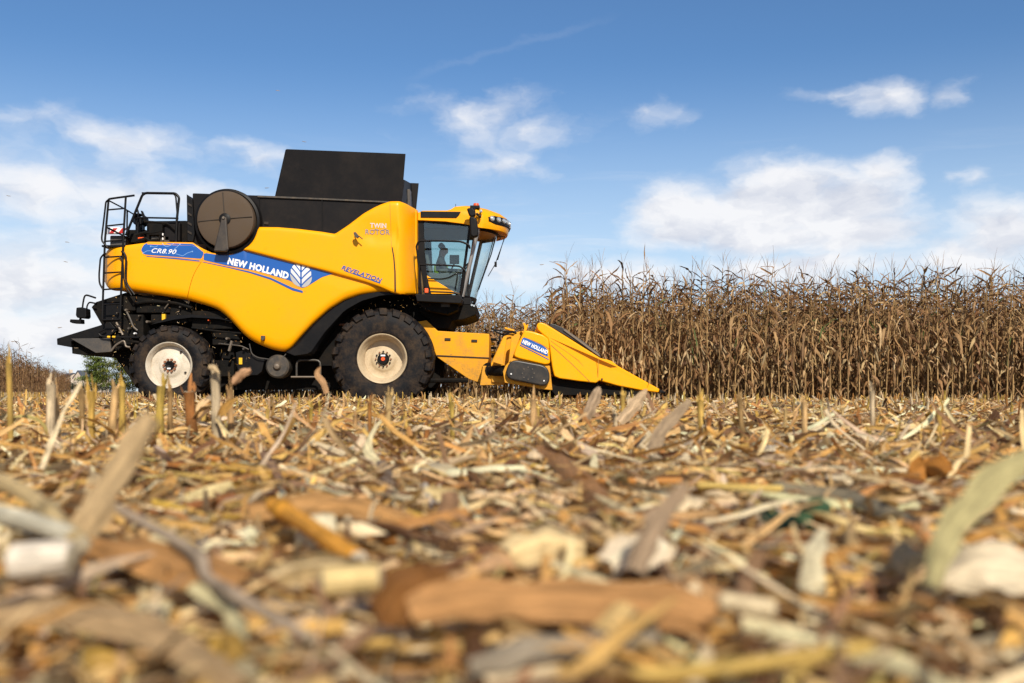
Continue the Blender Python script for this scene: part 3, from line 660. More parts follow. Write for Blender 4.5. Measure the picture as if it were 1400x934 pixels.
# clutter along the dark flank between the wheels
cl = [(186, 232, 404, 428, 19.98, 20.3), (232, 262, 412, 440, 20.0, 20.3), (206, 256, 430, 442, 19.95, 20.4), (262, 318, 425, 450, 20.0, 20.5), (176, 196, 430, 462, 20.0, 20.4), (290, 328, 452, 472, 20.1, 20.6), (300, 320, 474, 515, 20.3, 20.7), (165, 185, 405, 425, 19.95, 20.3), (236, 290, 400, 412, 20.0, 20.2)]
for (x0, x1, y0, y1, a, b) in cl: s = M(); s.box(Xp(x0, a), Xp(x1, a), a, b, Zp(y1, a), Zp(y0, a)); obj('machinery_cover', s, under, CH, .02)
s = M(); s.prism([(205, 444), (236, 432), (262, 430), (300, 434), (318, 440), (300, 436), (262, 434), (238, 437)], 19.85, 20.6); obj('mudguard', s, black, CH)
for (px, py, r, mm) in ((201, 440, .030, steel), (184, 456, .022, white), (172, 424, .03, steel), (176, 449, .03, darkmetal), (285, 438, .015, orange), (190, 432, .02, darkmetal), (160, 428, .02, darkmetal), (209, 451, .02, steel), (222, 446, .018, steel), (246, 420, .02, darkmetal), (310, 463, .03, steel), (333, 477, .03, darkmetal), (300, 470, .02, darkmetal)):
    s = M(); s.lathe([(.001, 19.88), (r * .7, 19.88), (r, 19.90), (r, 20.1)], Xp(px, 19.9), Zp(py, 19.9), 10); obj('bolt', s, mm, CH)
for pts, r, mm in (([(172, 424), (178, 436), (182, 447), (188, 452)], .022, darkmetal), ([(225, 422), (233, 412)], .012, steel), ([(300, 470), (330, 473), (340, 478)], .014, darkmetal), ([(313, 480), (317, 466)], .03, steel), ([(262, 448), (290, 452), (330, 456)], .02, under), ([(341, 470), (344, 484), (352, 489), (380, 493), (385, 491), (391, 484)], .012, grey), ([(182, 416), (200, 412), (240, 414), (262, 421)], .03, under), ([(176, 466), (200, 470)], .03, under)):
    rail('linkage_rod', pts, r, 19.92, CH, mm, sides=6)
s = M(); s.box(Xp(221.5, 19.9), Xp(226, 19.9), 19.89, 19.95, Zp(438, 19.9), Zp(429.5, 19.9)); obj('warning_sticker', s, warn, CH)
s = M(); s.prism([(322, 482), (335, 478), (345, 486), (362, 492), (358, 508), (352, 513), (334, 513), (325, 508)], 20.0, 20.3); br_ = obj('skid_bracket', s, black, CH, .01)
s = M(); s.box(Xp(325, 19.9), Xp(329.5, 19.9), 19.985, 20.0, Zp(498, 19.9), Zp(489, 19.9)); obj('warning_sticker', s, warn, br_)
s = M(); px0, pz0 = Xp(379, 19.9), Zp(501, 19.9); s.lathe([(.001, 19.9), (.20, 19.9), (.235, 19.93), (.24, 20.25), (.001, 20.25)], px0, pz0, 36); pul = obj('pulley', s, darkmetal, CH)
s = M(); s.lathe([(.001, 19.83), (.05, 19.84), (.075, 19.87), (.08, 19.905)], px0, pz0, 20); obj('hub', s, steel, pul)
rail('frame_bar', [(405.5, 516), (405.5, 492.5), (438, 492.5), (438, 516)], .022, 20.05, CH, darkmetal)
rail('frame_bar', [(398, 515.5), (440, 515.5)], .02, 20.0, CH, steel)
s = M(); s.prism([(440, 430), (470, 418), (480, 440), (470, 470), (455, 500), (436, 500)], 20.3, 20.5); obj('arch_liner', s, under, CH)
rail('frame_bar', [(446, 444), (472, 444)], .02, 20.25, CH, rust)

# wheels
def wheel(cx, cz, Rt, wd, Yo, rimr, rimmat, lugs, front, mirrored=False):
    Yi = Yo + wd; e = empty('wheel', (cx, Yo + wd / 2, cz)); e.parent = CH; e.location = Vector((cx, Yo + wd / 2, cz)) - CH.location
    ROOTLOC[e.name] = Vector((cx, Yo + wd / 2, cz))
    def fx(m_): return m_.mirror(YC) if mirrored else m_
    Rb = Rt * .955; tyre = M()
    prof = [(rimr * 1.0, Yo + .10), (rimr * 1.03, Yo + .05), (rimr * 1.12, Yo + .015), (rimr + (Rb - rimr) * .45, Yo - .01), (rimr + (Rb - rimr) * .72, Yo + .01), (Rb * .965, Yo + .06), (Rb, Yo + .13), (Rb * 1.005, Yo + wd / 2)]
    prof += [(r, 2 * (Yo + wd / 2) - y) for (r, y) in reversed(prof[:-1])]
    tyre.lathe(prof, 0, 0, 96)
    mid = Yo + wd / 2
    for side in (0, 1):
        for k in range(lugs):
            a = 2 * math.pi * (k + .5 * side) / lugs; sgn = 1 if side == 0 else -1
            def p(r, ang, y): return (r * math.cos(ang), (y if side == 0 else 2 * mid - y), r * math.sin(ang))
            hw = .30 * 2 * math.pi / lugs; sw = -.55 * 2 * math.pi / lugs * (1 if front else 1)
            st = [(mid + .02, Rb * 1.0, Rt, 0.0), (mid - wd * .25, Rb * .99, Rt, sw * .55), (Yo + .05, Rb * .95, Rt * .992, sw), (Yo + .012, Rb * .90, Rt * .955, sw * 1.08), (Yo - .006, Rb * .86, Rt * .865, sw * 1.15)]
            vs = []
            for (y, r0, r1, da) in st:
                h = hw * (1.0 if y > Yo + .04 else 1.12)
                last = y <= Yo + .013
                vs += [p(r0, a + da - h, y + (.05 if last else 0)), p(r0, a + da + h, y + (.05 if last else 0)), p(r1, a + da + h * .8, y - (.012 if last else 0)), p(r1, a + da - h * .8, y - (.012 if last else 0))]
            fs = []
            for i in range(len(st) - 1):
                b = i * 4; fs += [(b + j, b + (j + 1) % 4, b + 4 + (j + 1) % 4, b + 4 + j) for j in range(4)]
            fs += [(0, 1, 2, 3), tuple(len(vs) - 4 + j for j in (3, 2, 1, 0))]
            tyre.add(vs, fs)
    # the tyre is pressed flat where it stands on the ground
    zmin = -cz - .01
    tyre.v = [(x, y - (.04 * max(0, (-z - .7 * Rt)) / Rt if z < -.7 * Rt and y < mid else 0), max(z, zmin)) for (x, y, z) in tyre.v]
    tyre.v = [(x + cx, y, z + cz) for (x, y, z) in tyre.v]
    obj('tyre', fx(tyre), rubber, e, smooth_angle=30)
    rm = M(); dp = .30 if front else .16; r = rimr
    rm.lathe([(r * 1.03, Yo + .09), (r * 1.045, Yo + .03), (r * 1.02, Yo + .015), (r * .97, Yo + .03), (r * .95, Yo + .08), (r * .90, Yo + .10), (r * .885, Yo + .17), (r * .83, Yo + .19 if front else Yo + .17), (r * .80, Yo + dp), (r * .60, Yo + dp + .015), (r * .50, Yo + dp - .02), (r * .44, Yo + dp - .05), (r * .30, Yo + dp - .055), (r * .001, Yo + dp - .055)], cx, cz, 72)
    rim = obj('rim', fx(rm), rimmat, e, smooth_angle=50)
    hb = M(); yh = Yo + dp - .06
    if front: hb.lathe([(.001, yh - .06), (.10, yh - .06), (.115, yh - .04), (.12, yh + .01)], cx, cz, 24)
    else: hb.lathe([(.001, yh - .03), (.07, yh - .05), (.085, yh - .035), (.09, yh + .01)], cx, cz, 24)
    obj('hub', fx(hb), black, e)
    br = .150 if front else .118
    for k in range(12 if front else 10):
        a = 2 * math.pi * k / (12 if front else 10); b = M(); b.lathe([(.001, yh - .035), (.016 if front else .024, yh - .035), (.018 if front else .026, yh + .01)], cx + br * math.cos(a), cz + br * math.sin(a), 8)
        obj('bolt', fx(b), black if front and k % 2 else rust, e)
    if front:
        b = M(); b.lathe([(.001, yh - .075), (.035, yh - .075), (.042, yh - .06)], cx, cz, 20); obj('hub_cap', fx(b), orange, e)
        b = M(); b.box(cx - .045, cx + .045, yh - .066, yh - .06, cz + .055, cz + .085); obj('hub_sticker', fx(b), white, e)
    else:
        b = M(); b.box(cx - .04, cx + .03, yh - .053, yh - .047, cz - .075, cz - .045); obj('hub_sticker', fx(b), white, e)
        for ax, az in ((.20, .27), (.29, -.14)): b = M(); b.lathe([(.001, Yo + .135), (.022, Yo + .135), (.022, Yo + .2)], cx + ax, cz + az, 10); obj('rim_hole', fx(b), seam, e)
wheel(Xp(522, 19.55), Zp(490.5, 19.55), 1.01, .78, 19.55, .475, cream, 22, True)
wheel(Xp(522, 19.55), Zp(490.5, 19.55), 1.01, .78, 19.55, .475, cream, 22, True, True)
wheel(Xp(230, 19.62), Zp(499.6, 19.62), .80, .58, 19.62, .445, white_rim, 20, False)
wheel(Xp(230, 19.62), Zp(499.6, 19.62), .80, .58, 19.62, .445, white_rim, 20, False, True)
s = M(); s.box(Xp(222, 19.6), Xp(240, 19.6), 20.2, 22.5, .65, .95); obj('rear_axle', s, under, CH, .02)
s = M(); s.box(Xp(505, 19.6), Xp(540, 19.6), 20.3, 22.4, .7, 1.2); obj('front_axle', s, under, CH, .02)

# ------------------------------------------------------------------ cab
CY0, CY1 = 20.42, 2 * YC - 20.42
s = M()                                   # roof: sections across the width
xs_ = [-1.92, -1.80, -1.12, -1.00, -.88, -.66, -.40, -.20, -.10]
zt = [3.99, 4.03, 4.035, 4.06, 4.115, 4.13, 4.09, 4.02, 3.95]; zb = [3.79, 3.79, 3.765, 3.75, 3.74, 3.72, 3.68, 3.64, 3.63]
ns = 25; vs = []; Xr = -1.92; secs = np.sin(np.linspace(-math.pi / 2, math.pi / 2, ns))
for sv in secs:
    y = YC + sv * 1.03; xf = -.055 - .52 * abs(sv) ** 2.6; kx = (xf - Xr) / (-.055 - Xr); dz = .05 * abs(sv) ** 6
    ring = [(Xr + (x - Xr) * kx, y, z - dz) for x, z in zip(xs_, zt)]
    ring += [(Xr + (-.055 - Xr) * kx, y, 3.86 - dz * .5), (Xr + (-.075 - Xr) * kx, y, 3.70)]
    ring += [(Xr + (x - Xr) * kx, y, z) for x, z in reversed(list(zip(xs_, zb)))]
    vs += ring
h = len(xs_) * 2 + 2
s.add(vs, [(i * h + j, i * h + (j + 1) % h, (i + 1) * h + (j + 1) % h, (i + 1) * h + j) for i in range(ns - 1) for j in range(h)] + [tuple(range(h)), tuple((ns - 1) * h + j for j in reversed(range(h)))])
roof = obj('cab_roof', s, yellow, CH, .03, 3, smooth_angle=50)
def roofpt(sv, z, out=0.):
    """point on the curved visor face"""
    xf = -.055 - .52 * abs(sv) ** 2.6; k = (z - 3.70) / .25; return (xf - .03 * max(0, k) ** 2 + out, YC + sv * 1.03, z)
s = M(); vs = []; NB = 41
for i in range(NB):
    sv = -.93 + 1.86 * i / (NB - 1); ed = 1 - .5 * max(0, (abs(sv) - .8) / .13)
    zc = 3.845 - .02 * abs(sv); hh = .095 * ed
    for j, k in enumerate((-1, -.8, 0, .8, 1)): vs.append(roofpt(sv, zc + hh * k, .014 if abs(k) < 1 else -.02))
s.add(vs, [(i * 5 + j, i * 5 + j + 1, (i + 1) * 5 + j + 1, (i + 1) * 5 + j) for i in range(NB - 1) for j in range(4)])
bar = obj('light_bar', s, black, CH)
for sv in (-.86, -.72, -.56, -.40, -.2, .2, .4, .56, .72, .86):
    p = roofpt(sv, 3.845, .0); b = M()
    nrm = Vector((1, (-1 if sv < 0 else 1) * abs(sv) ** 1.6 * 1.3, -.12)).normalized(); c = Vector(p) + nrm * .02
    a_ = nrm.cross(Vector((0, 0, 1))).normalized(); u_ = a_.cross(nrm); vs = [tuple(c + nrm * .03)]; n = 14
    for rr, dd in ((.035, .028), (.055, .012), (.06, -.02)): vs += [tuple(c + a_ * rr * math.cos(2 * math.pi * k / n) + u_ * rr * math.sin(2 * math.pi * k / n) + nrm * dd) for k in range(n)]
    fs = [(0, 1 + k, 1 + (k + 1) % n) for k in range(n)] + [(1 + q * n + k, 1 + (q + 1) * n + k, 1 + (q + 1) * n + (k + 1) % n, 1 + q * n + (k + 1) % n) for q in range(2) for k in range(n)]
    b.add(vs, fs); obj('work_lamp', b, lampglass, bar)
YS = YC - 1.03
s = M(); s.prism([(575, 289), (630, 289.5), (627.5, 294), (624, 297.8), (575, 297.3)], YS - .02, YS + .02); obj('roof_vent', s, black, roof, .006)
# glasshouse
def cabX(top, z):  # leaning pillar lines: x at height z on the near side
    return 0
zT, zB = 3.76, 2.24
def apx(z): return -1.02 + (z - zB) / (zT - zB) * (.355)         # A pillar
def bul(z): return .235 + (z - zB) / (zT - zB) * .17             # how far the windscreen bulges
s = M(); vs = []; nz, ny = 10, 33
for i in range(nz):
    z = zB + (zT - zB) * i / (nz - 1)
    for j in range(ny):
        sv = -1 + 2 * j / (ny - 1); vs.append((apx(z) + bul(z) * (1 - abs(sv) ** 2.3), YC + sv * (YC - CY0), z))
s.add(vs, [(i * ny + j, i * ny + j + 1, (i + 1) * ny + j + 1, (i + 1) * ny + j) for i in range(nz - 1) for j in range(ny - 1)])
obj('windscreen', s, glass_wind, CH, smooth_angle=60)
for side, Yq in (('near', CY0), ('far', CY1)):
    s = M(); s.prism([(578, 303), (641, 307), (631, 405), (620, 399), (583, 376)], CY0, CY0 + .008, Yref=CY0)
    if side == 'far': s = s.mirror(YC)
    obj('side_window', s, glass_side, CH, smooth_angle=0)
    s = M(); s.prism([(569.5, 300), (579, 300), (581, 345), (584, 378), (590, 403), (581, 403), (576, 372), (571, 345)], CY0 - .03, CY0 + .06, Yref=CY0)
    obj('door_pillar', s if side == 'near' else s.mirror(YC), black, CH, .01)
    s = M(); s.prism([(582.5, 376), (620, 398.8), (631, 402), (588, 402)], CY0 - .02, CY0 + .05, Yref=CY0)
    obj('door_sill_panel', s if side == 'near' else s.mirror(YC), yellow, CH, .008)
    s = M(); s.tube([(-.90 + .05, CY0 - .01, zT), (-1.06, CY0 - .01, zB)], .028, 8); obj('door_frame', s if side == 'near' else s.mirror(YC), black, CH)
    s = M(); a, b = Vector((apx(zT), CY0, zT)), Vector((apx(zB), CY0, zB)); s.tube([a, b], .04, 10); obj('front_pillar', s if side == 'near' else s.mirror(YC), pillar_m, CH)
    s = M(); s.prism([(577, 300.5), (657, 304), (657, 309), (640, 309.5), (577, 304)], CY0 - .02, CY0 + .05, Yref=CY0); obj('window_header', s if side == 'near' else s.mirror(YC), black, CH)
    s = M(); s.tube([(-1.92, CY0 + .03, 2.2), (-1.92, CY0 + .03, 3.8)], .05, 8); obj('rear_pillar', s if side == 'near' else s.mirror(YC), black, CH)
# black upper band and lower sill of the windscreen
for (z0, z1, nm, o__) in ((3.60, 3.72, 'windscreen_band', .006), (2.18, 2.27, 'windscreen_sill', .02)):
    s = M(); vs = []
    for z in (z0, z1):
        for j in range(ny): sv = -1 + 2 * j / (ny - 1); vs.append((apx(z) + bul(z) * (1 - abs(sv) ** 2.3) + o__, YC + sv * (YC - CY0), z))
    s.add(vs, [(j, j + 1, ny + j + 1, ny + j) for j in range(ny - 1)]); obj(nm, s, black, CH)
# rail in front of the windscreen top, wipers
def wpt(sv, z, o__=.05): return (apx(z) + bul(z) * (1 - abs(sv) ** 2.3) + o__, YC + sv * (YC - CY0), z)
s = M(); s.tube([wpt(sv, 3.60 + .0 * sv, .07) for sv in np.linspace(-.98, .4, 16)], .012, 6); obj('visor_rail', s, black, CH)
s = M(); s.tube([wpt(-.1, 3.60, .02), wpt(-.1, 3.60, .16), (wpt(-.1, 3.1, .18))], .012, 6); s.tube([wpt(-.1, 3.55, .17), wpt(-.12, 3.0, .16), wpt(-.13, 2.75, .10)], .008, 6); s.box(wpt(-.1, 3.0)[0] + .10, wpt(-.1, 3.0)[0] + .15, YC - .14, YC - .10, 2.95, 3.06); obj('wiper', s, black, CH)
s = M(); s.tube([wpt(-.35, 3.55, .02), wpt(-.32, 3.2, .04), wpt(-.3, 2.6, .02), wpt(-.3, 2.45, .02)], .012, 6); s.tube([wpt(-.45, 3.5, .02), wpt(-.38, 3.0, .035), wpt(-.35, 2.4, .02)], .008, 6); obj('wiper', s, black, CH)
# cab interior
s = M(); s.box(-1.95, -.85, CY0 + .02, CY1 - .02, 2.08, 2.22); obj('cab_floor', s, black, CH, .01)
s = M(); s.box(-1.98, -1.93, CY0 + .1, CY1 - .1, 2.2, 3.1); obj('cab_back_wall', s, black, CH)
s = M(); s.box(-1.9, -.75, CY0 + .1, CY1 - .1, 3.66, 3.76); obj('headliner', s, grey, CH, .02)
ST = empty('seat', (-1.5, YC, 2.2)); ST.parent = CH; ST.location = Vector((-1.5, YC, 2.2)) - CH.location; ROOTLOC[ST.name] = Vector((-1.5, YC, 2.2))
s = M(); s.box(-1.72, -1.22, YC - .26, YC + .26, 2.45, 2.59); obj('seat_cushion', s, fabric, ST, .05, 4)
s = M(); s.add([(-1.86, YC - .25, 3.24), (-1.80, YC - .25, 3.26), (-1.62, YC - .27, 2.55), (-1.74, YC - .27, 2.66), (-1.86, YC + .25, 3.24), (-1.80, YC + .25, 3.26), (-1.62, YC + .27, 2.55), (-1.74, YC + .27, 2.66)], [(0, 1, 2, 3), (4, 7, 6, 5), (0, 4, 5, 1), (1, 5, 6, 2), (2, 6, 7, 3), (3, 7, 4, 0)]); obj('backrest', s, fabric, ST, .04, 4)
s = M(); s.box(-1.65, -1.3, YC - .2, YC + .2, 2.22, 2.45); obj('seat_base', s, black, ST, .03)
s = M(); s.box(-1.55, -1.08, YC - .42, YC - .29, 2.78, 2.88); obj('armrest', s, grey, ST, .03, 3)
s = M(); s.tube([(-.95, YC, 2.2), (-1.02, YC, 2.85)], .05, 8); colm = obj('steering_column', s, black, CH)
s = M(); pts = [Vector((-1.04, YC, 2.88)) + Vector((.10 * math.cos(t) * 1.0, .19 * math.sin(t), .16 * math.cos(t))) for t in np.linspace(0, 2 * math.pi, 25)]; s.tube(pts, .014, 6, False); obj('steering_wheel', s, black, colm)
s = M(); s.box(-1.30, -1.10, YC - .62, YC - .58, 2.95, 3.14); s.tube([(-1.2, YC - .6, 2.96), (-1.3, YC - .5, 2.8)], .02, 6); obj('monitor', s, black, CH, .01)
s = M(); s.prism([(585, 372), (600, 374), (622, 370), (632, 384), (631, 402), (587, 402)], 20.9, 21.0); obj('side_console', s, fabric, CH, .04)
s = M(); s.box(-1.25, -.95, CY1 - .35, CY1 - .15, 2.22, 2.7); obj('control_console', s, black, CH, .03)
# mirror, beacon, small roof lamps
s = M(); s.prism([(638, 285.5), (646, 284), (650, 288), (650.5, 295), (645, 297.5), (641, 294)], 19.95, 20.12, Yref=20.0); mir = obj('mirror', s, black, CH, .03, 4)
s = M(); s.prism([(641.5, 297), (647, 296), (652, 300), (654.5, 318), (653.5, 323.5), (647, 325.5), (643, 322)], 19.93, 20.10, Yref=20.0); obj('mirror_shell', s, black, mir, .035, 4)
s = M(); s.add([W(651.0, 300, 20.13), W(653.2, 321, 20.13), W(644, 322.5, 20.16), W(643, 299, 20.16)], [(0, 1, 2, 3)]); obj('mirror_glass', s, mirror_m, mir)
s = M(); s.tube([W(646, 287, 20.1), W(652, 283, 20.4), W(655, 286, 20.5)], .02, 6); s.box(Xp(643, 20.4), Xp(656, 20.4), 20.3, 20.6, Zp(286, 20.4), Zp(282, 20.4)); obj('mirror_arm', s, black, CH, .01)
s = M(); s.tube([W(651, 282, 20.45), W(651, 278.2, 20.45)], [.062, .055], 14); obj('beacon', s, orange, CH, .01)
s = M(); s.tube([W(651, 284.5, 20.45), W(651, 282, 20.45)], [.07, .066], 14); obj('beacon_base', s, black, CH)
for (px, py, r) in ((657.3, 289, .034), (652.5, 293, .028), (656, 296, .03)):
    s = M(); s.lathe([(.001, 20.16), (r * .8, 20.165), (r, 20.18), (r, 20.26)], Xp(px, 20.2), Zp(py, 20.2), 14); obj('roof_lamp', s, lampglass if py < 290 else black, CH)
s = M(); s.tube([W(623, 288, 20.6), W(623, 279, 20.6)], .006, 5); obj('antenna', s, black, CH)
# access platform
s = M(); s.prism([(567.5, 402), (629, 403.5), (632.5, 409), (630, 415), (570, 412)], 19.72, 20.5); plat = obj('access_platform', s, black, CH, .015)
s = M(); s.prism([(576, 412), (650, 416), (652.5, 420), (650.5, 431), (634, 437), (618, 439), (614, 450), (590, 450), (586, 436), (572, 426)], 20.45, 22.25); obj('cab_underside', s, under, CH, .03)
s = M(); s.prism([(569, 412), (628, 414), (626, 424), (612, 430), (580, 424)], 20.0, 20.45); obj('step_box', s, under, CH, .02)
for (x0, x1, y0, y1) in ((603, 615, 415, 419.5), ): s = M(); s.box(Xp(x0, 19.98), Xp(x1, 19.98), 19.98, 20.0, Zp(y1, 19.98), Zp(y0, 19.98)); obj('plate', s, grey, plat)
for px, py in ((645, 417), (648, 418), (608, 424.5)): s = M(); s.lathe([(.001, 20.42), (.022, 20.42), (.026, 20.46)], Xp(px, 20.4), Zp(py, 20.4), 10); obj('lamp', s, lampglass, CH)
rail('door_rail', [(576, 402.5), (572.5, 361), (569.2, 336), (573, 329.5), (600, 329.3), (631, 330.3), (641, 335), (642.5, 340)], .020, 19.85)
rail('door_rail', [(572.6, 361.7), (600, 362.3), (629, 364), (636, 370)], .018, 19.85)
rail('door_rail', [(578, 398.5), (620, 400), (628, 403), (631, 408)], .016, 19.78)
rail('door_rail', [(585, 381, 20.35), (604, 381.5, 20.35), (614, 379.5, 20.35), (626, 372.5, 20.35), (622, 397, 20.35)], .013)
rail('door_rail', [(636, 370), (633, 395), (630, 407)], .018, 19.9)
s = M(); s.box(Xp(581.5, 19.82), Xp(585.5, 19.82), 19.78, 19.84, Zp(401, 19.82), Zp(382, 19.82)); post = obj('lamp_post', s, black, CH, .01)
s = M(); s.box(Xp(580.8, 19.8), Xp(586, 19.8), 19.73, 19.79, Zp(401, 19.8), Zp(394.5, 19.8)); obj('turn_lamp', s, orange, post, .012)

# ------------------------------------------------------------------ feeder house and maize header
s = M(); s.prism([(570, 440), (583, 438), (598.6, 452.5), (669, 456.5), (668.8, 490), (656.4, 524), (640, 518), (597, 488), (590, 470)], 20.35, 22.35); feed = obj('feeder_house', s, yellow_dusty, CH, .015)
s = M(); s.prism([(597, 485.4), (669, 488.8), (669, 490.2), (597, 487)], 20.33, 20.35); obj('joint_line', s, seam, feed)
for px, py in ((612, 463.7), (648.5, 465.8)):
    s = M(); s.prism([(px - 4, py - 1.6), (px + 4, py - 1.4), (px + 4, py + 1.9), (px - 4, py + 1.7)], 20.325, 20.35); obj('slot', s, seam, feed, .004)
s = M(); s.tube([W(585, 520, 20.0), W(640, 520, 20.0)], .05, 8); obj('lift_cylinder', s, under, feed)
YH = 18.42; YHb = 2 * YC - YH + .1
HD = empty('maize_header', (Xp(720, YH), YC, 0)); HD.parent = CH; HD.location = Vector((Xp(720, YH), YC, 0)) - CH.location; ROOTLOC[HD.name] = Vector((Xp(720, YH), YC, 0))
tag(HD, 'maize header with pointed yellow row dividers')
s = M(); s.prism([(688, 460), (701, 455), (716, 452), (720, 470), (706, 490), (690, 524), (672, 523), (671, 497)], YH + .45, YHb - .4, Yref=YH + .45); s2 = obj('rear_frame', s, yellow_dusty, HD, .02)
for pts, y0, y1 in (([(673, 495), (684, 470), (688, 461), (693, 461), (688, 497), (690, 500)], YH + .1, YH + .2), ([(699, 461), (708, 455), (712, 459), (698, 497), (695, 497)], YH + .06, YH + .14), ([(660, 500), (690, 502), (690, 526), (656, 527)], YH + .5, YH + 1.2)):
    s = M(); s.prism(pts, y0, y1); obj('frame_plate', s, yellow_dusty, HD, .01)
s = M(); s.tube([W(668, 507, YH + .6), W(690, 507, YH + .2)], .10, 16); s.tube([W(668, 507, YH + .7), W(674, 507, YH + .55)], .16, 16); obj('drive_shaft', s, under, HD)
s = M(); s.prism([(662, 498), (690, 496), (692, 522), (664, 524)], YH + .75, YH + 1.5); obj('frame_plate', s, under, HD)
# end shield with lettering
sh = [(716.5, 452.3), (722, 452), (730, 453.7), (742, 457.5), (749, 462), (750.4, 466), (752.5, 494), (751, 498), (745, 498.5), (710, 490.5), (703.5, 488), (702.3, 484), (706, 474)]
s = M(); s.prism(sh, YH, YH + .5); shield = obj('end_shield', s, yellow, HD, .03, 4)
Ysh = lambda x, y: YH
strip('shield_groove_shade', lin([(716, 461), (735, 468), (751, 477)], 8), .9, Ysh, mat('shaded_groove_yellow', (.42, .18, .004), .6), shield, .004)  # flat strip; darker yellow paints in the shade of the groove
def poly(name, pts, Y, m_, parent): s = M(); s.add([W(a, b, Y) for a, b in pts], [tuple(range(len(pts)))]); return obj(name, s, m_, parent, smooth_angle=0)
poly('blue_label', [(714.5, 462.4), (717, 461.8), (722, 463.4), (741, 472), (746, 475.5), (748.8, 479), (749.0, 487.5), (732, 480), (711.8, 470.2)], YH - .008, blue, shield)
poly('blue_line', [(711.2, 471.2), (731, 481), (750.3, 491), (750.3, 492.2), (731, 482.4), (710.6, 472.2)], YH - .008, blue, shield)
text('brand_lettering', 'NEW HOLLAND', 713.6, 747.5, 464.0, 469.2, .46, lambda x, y: YH, white, shield, bold=.05, off=.014)
# gearbox end with black oval cover
s = M(); s.prism([(700, 490), (710, 489), (745, 499), (752, 500), (755.5, 533.5), (744, 532.5), (720, 528), (690, 523.5), (687.5, 508), (691, 500)], YH + .06, YH + .6, Yref=YH); obj('gearbox_plate', s, yellow_dusty, HD, .012)
def rrect(pts, r, n=6):
    res = []; m_ = len(pts)
    for i in range(m_):
        v = Vector(pts[i]); a = Vector(pts[i - 1]) - v; b = Vector(pts[(i + 1) % m_]) - v; q = min(r, a.length * .48, b.length * .48); p0 = v + a.normalized() * q; p1 = v + b.normalized() * q
        for k in range(n + 1): t = k / n; p = p0 * (1 - t) ** 2 + v * 2 * t * (1 - t) + p1 * t * t; res.append((p.x, p.y))
    return res
s = M(); s.prism(rrect([(697, 490.5), (751, 500.5), (751.5, 530), (689, 517.5)], 14), YH - .06, YH + .05, Yref=YH); cov = obj('chain_cover', s, beltrub, HD, .035, 4)
s = M(); ccx, ccz = Xp(722, YH), Zp(510.5, YH)
for k in range(8): a = 2 * math.pi * k / 8; s.lathe([(.001, YH - .075), (.010, YH - .075), (.012, YH - .055)], ccx + .11 * math.cos(a), ccz + .11 * math.sin(a), 8)
obj('bolt_ring', s, steel, cov)
for px, py in ((698.8, 511.5), (743.6, 520.8)): s = M(); s.lathe([(.001, YH - .08), (.013, YH - .08), (.018, YH - .055)], Xp(px, YH), Zp(py, YH), 8); obj('bolt', s, white, cov)
# row dividers
SN = [(733.4, 445.5), (735.5, 441.5), (740, 440.8), (745, 442.3), (756, 448.8), (790, 470), (821, 489.7), (830, 491.3), (837, 493.7), (846, 500.5), (870, 513.5), (904.5, 532), (903.4, 537), (880, 534), (845, 527.5), (819.5, 520.5), (815, 523.8), (790, 521), (765, 517.5), (758, 514.5), (755.5, 505), (753.5, 492), (750.8, 470), (749, 462.5), (741, 456.5), (735, 451)]
X0s, X1s = Xp(820, YH), Xp(904.5, YH)
def snout(yc, hw, name='row_divider', detail=True):
    f_ = lambda x: yc - hw * (1 if x < X0s else 1 - .82 * (x - X0s) / (X1s - X0s)); b_ = lambda x: yc + hw * (1 if x < X0s else 1 - .82 * (x - X0s) / (X1s - X0s))
    s = M(); s.prism(SN, YH, YH, Yref=YH, yf=f_, yb=b_); o = obj(name, s, yellow, HD, .025, 3); return o
sn = snout(YH + .28, .28)
strip('groove_shade_strip', lin([(753.5, 472), (780, 496), (806.5, 522)], 8), 1.2, Ysh, mat('groove_shade', (.40, .17, .004), .6), sn, .004)  # grooves are not modelled: flat strips carry their shade as colour
strip('groove_shade_strip', lin([(753, 466), (790, 492), (813, 519)], 8), .6, Ysh, bpy.data.materials['groove_shade'], sn, .004)
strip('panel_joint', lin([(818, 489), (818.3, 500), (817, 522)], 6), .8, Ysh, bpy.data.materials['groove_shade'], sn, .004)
s = M(); s.lathe([(.001, YH - .012), (.018, YH - .012), (.02, YH + .01)], Xp(823, YH), Zp(518.5, YH), 10); obj('bolt', s, seam, sn)
s = M(); s.prism([(751, 445.4), (753, 442), (760, 443.5), (772, 449), (800, 468), (820, 483), (822, 488), (819, 487.8), (790, 468.5)], YH + .10, YH + .42, Yref=YH + .05); obj('rubber_flap', s, beltrub, sn, .01)
s = M(); s.prism([(770, 451), (773, 450), (818, 483), (821, 487.5), (819, 487)], YH + .07, YH + .10, Yref=YH + .05); obj('flap_edge', s, steel, sn)
s = M(); s.prism([(904, 532.5), (908, 533.5), (913, 537), (903.4, 537.5)], YH + .2, YH + .36, Yref=YH); obj('tip', s, black, sn, .01)
for k in range(1, 9): snout(18.47 + .75 * k if k < 8 else YHb - .28, .20 if k < 8 else .28)
s = M(); s.prism([(752, 515), (765, 519), (815, 525), (850, 530), (880, 536), (875, 540), (760, 540), (752, 530)], YH + .2, YHb - .3, Yref=YH + .1); obj('snapping_rolls', s, under, HD)
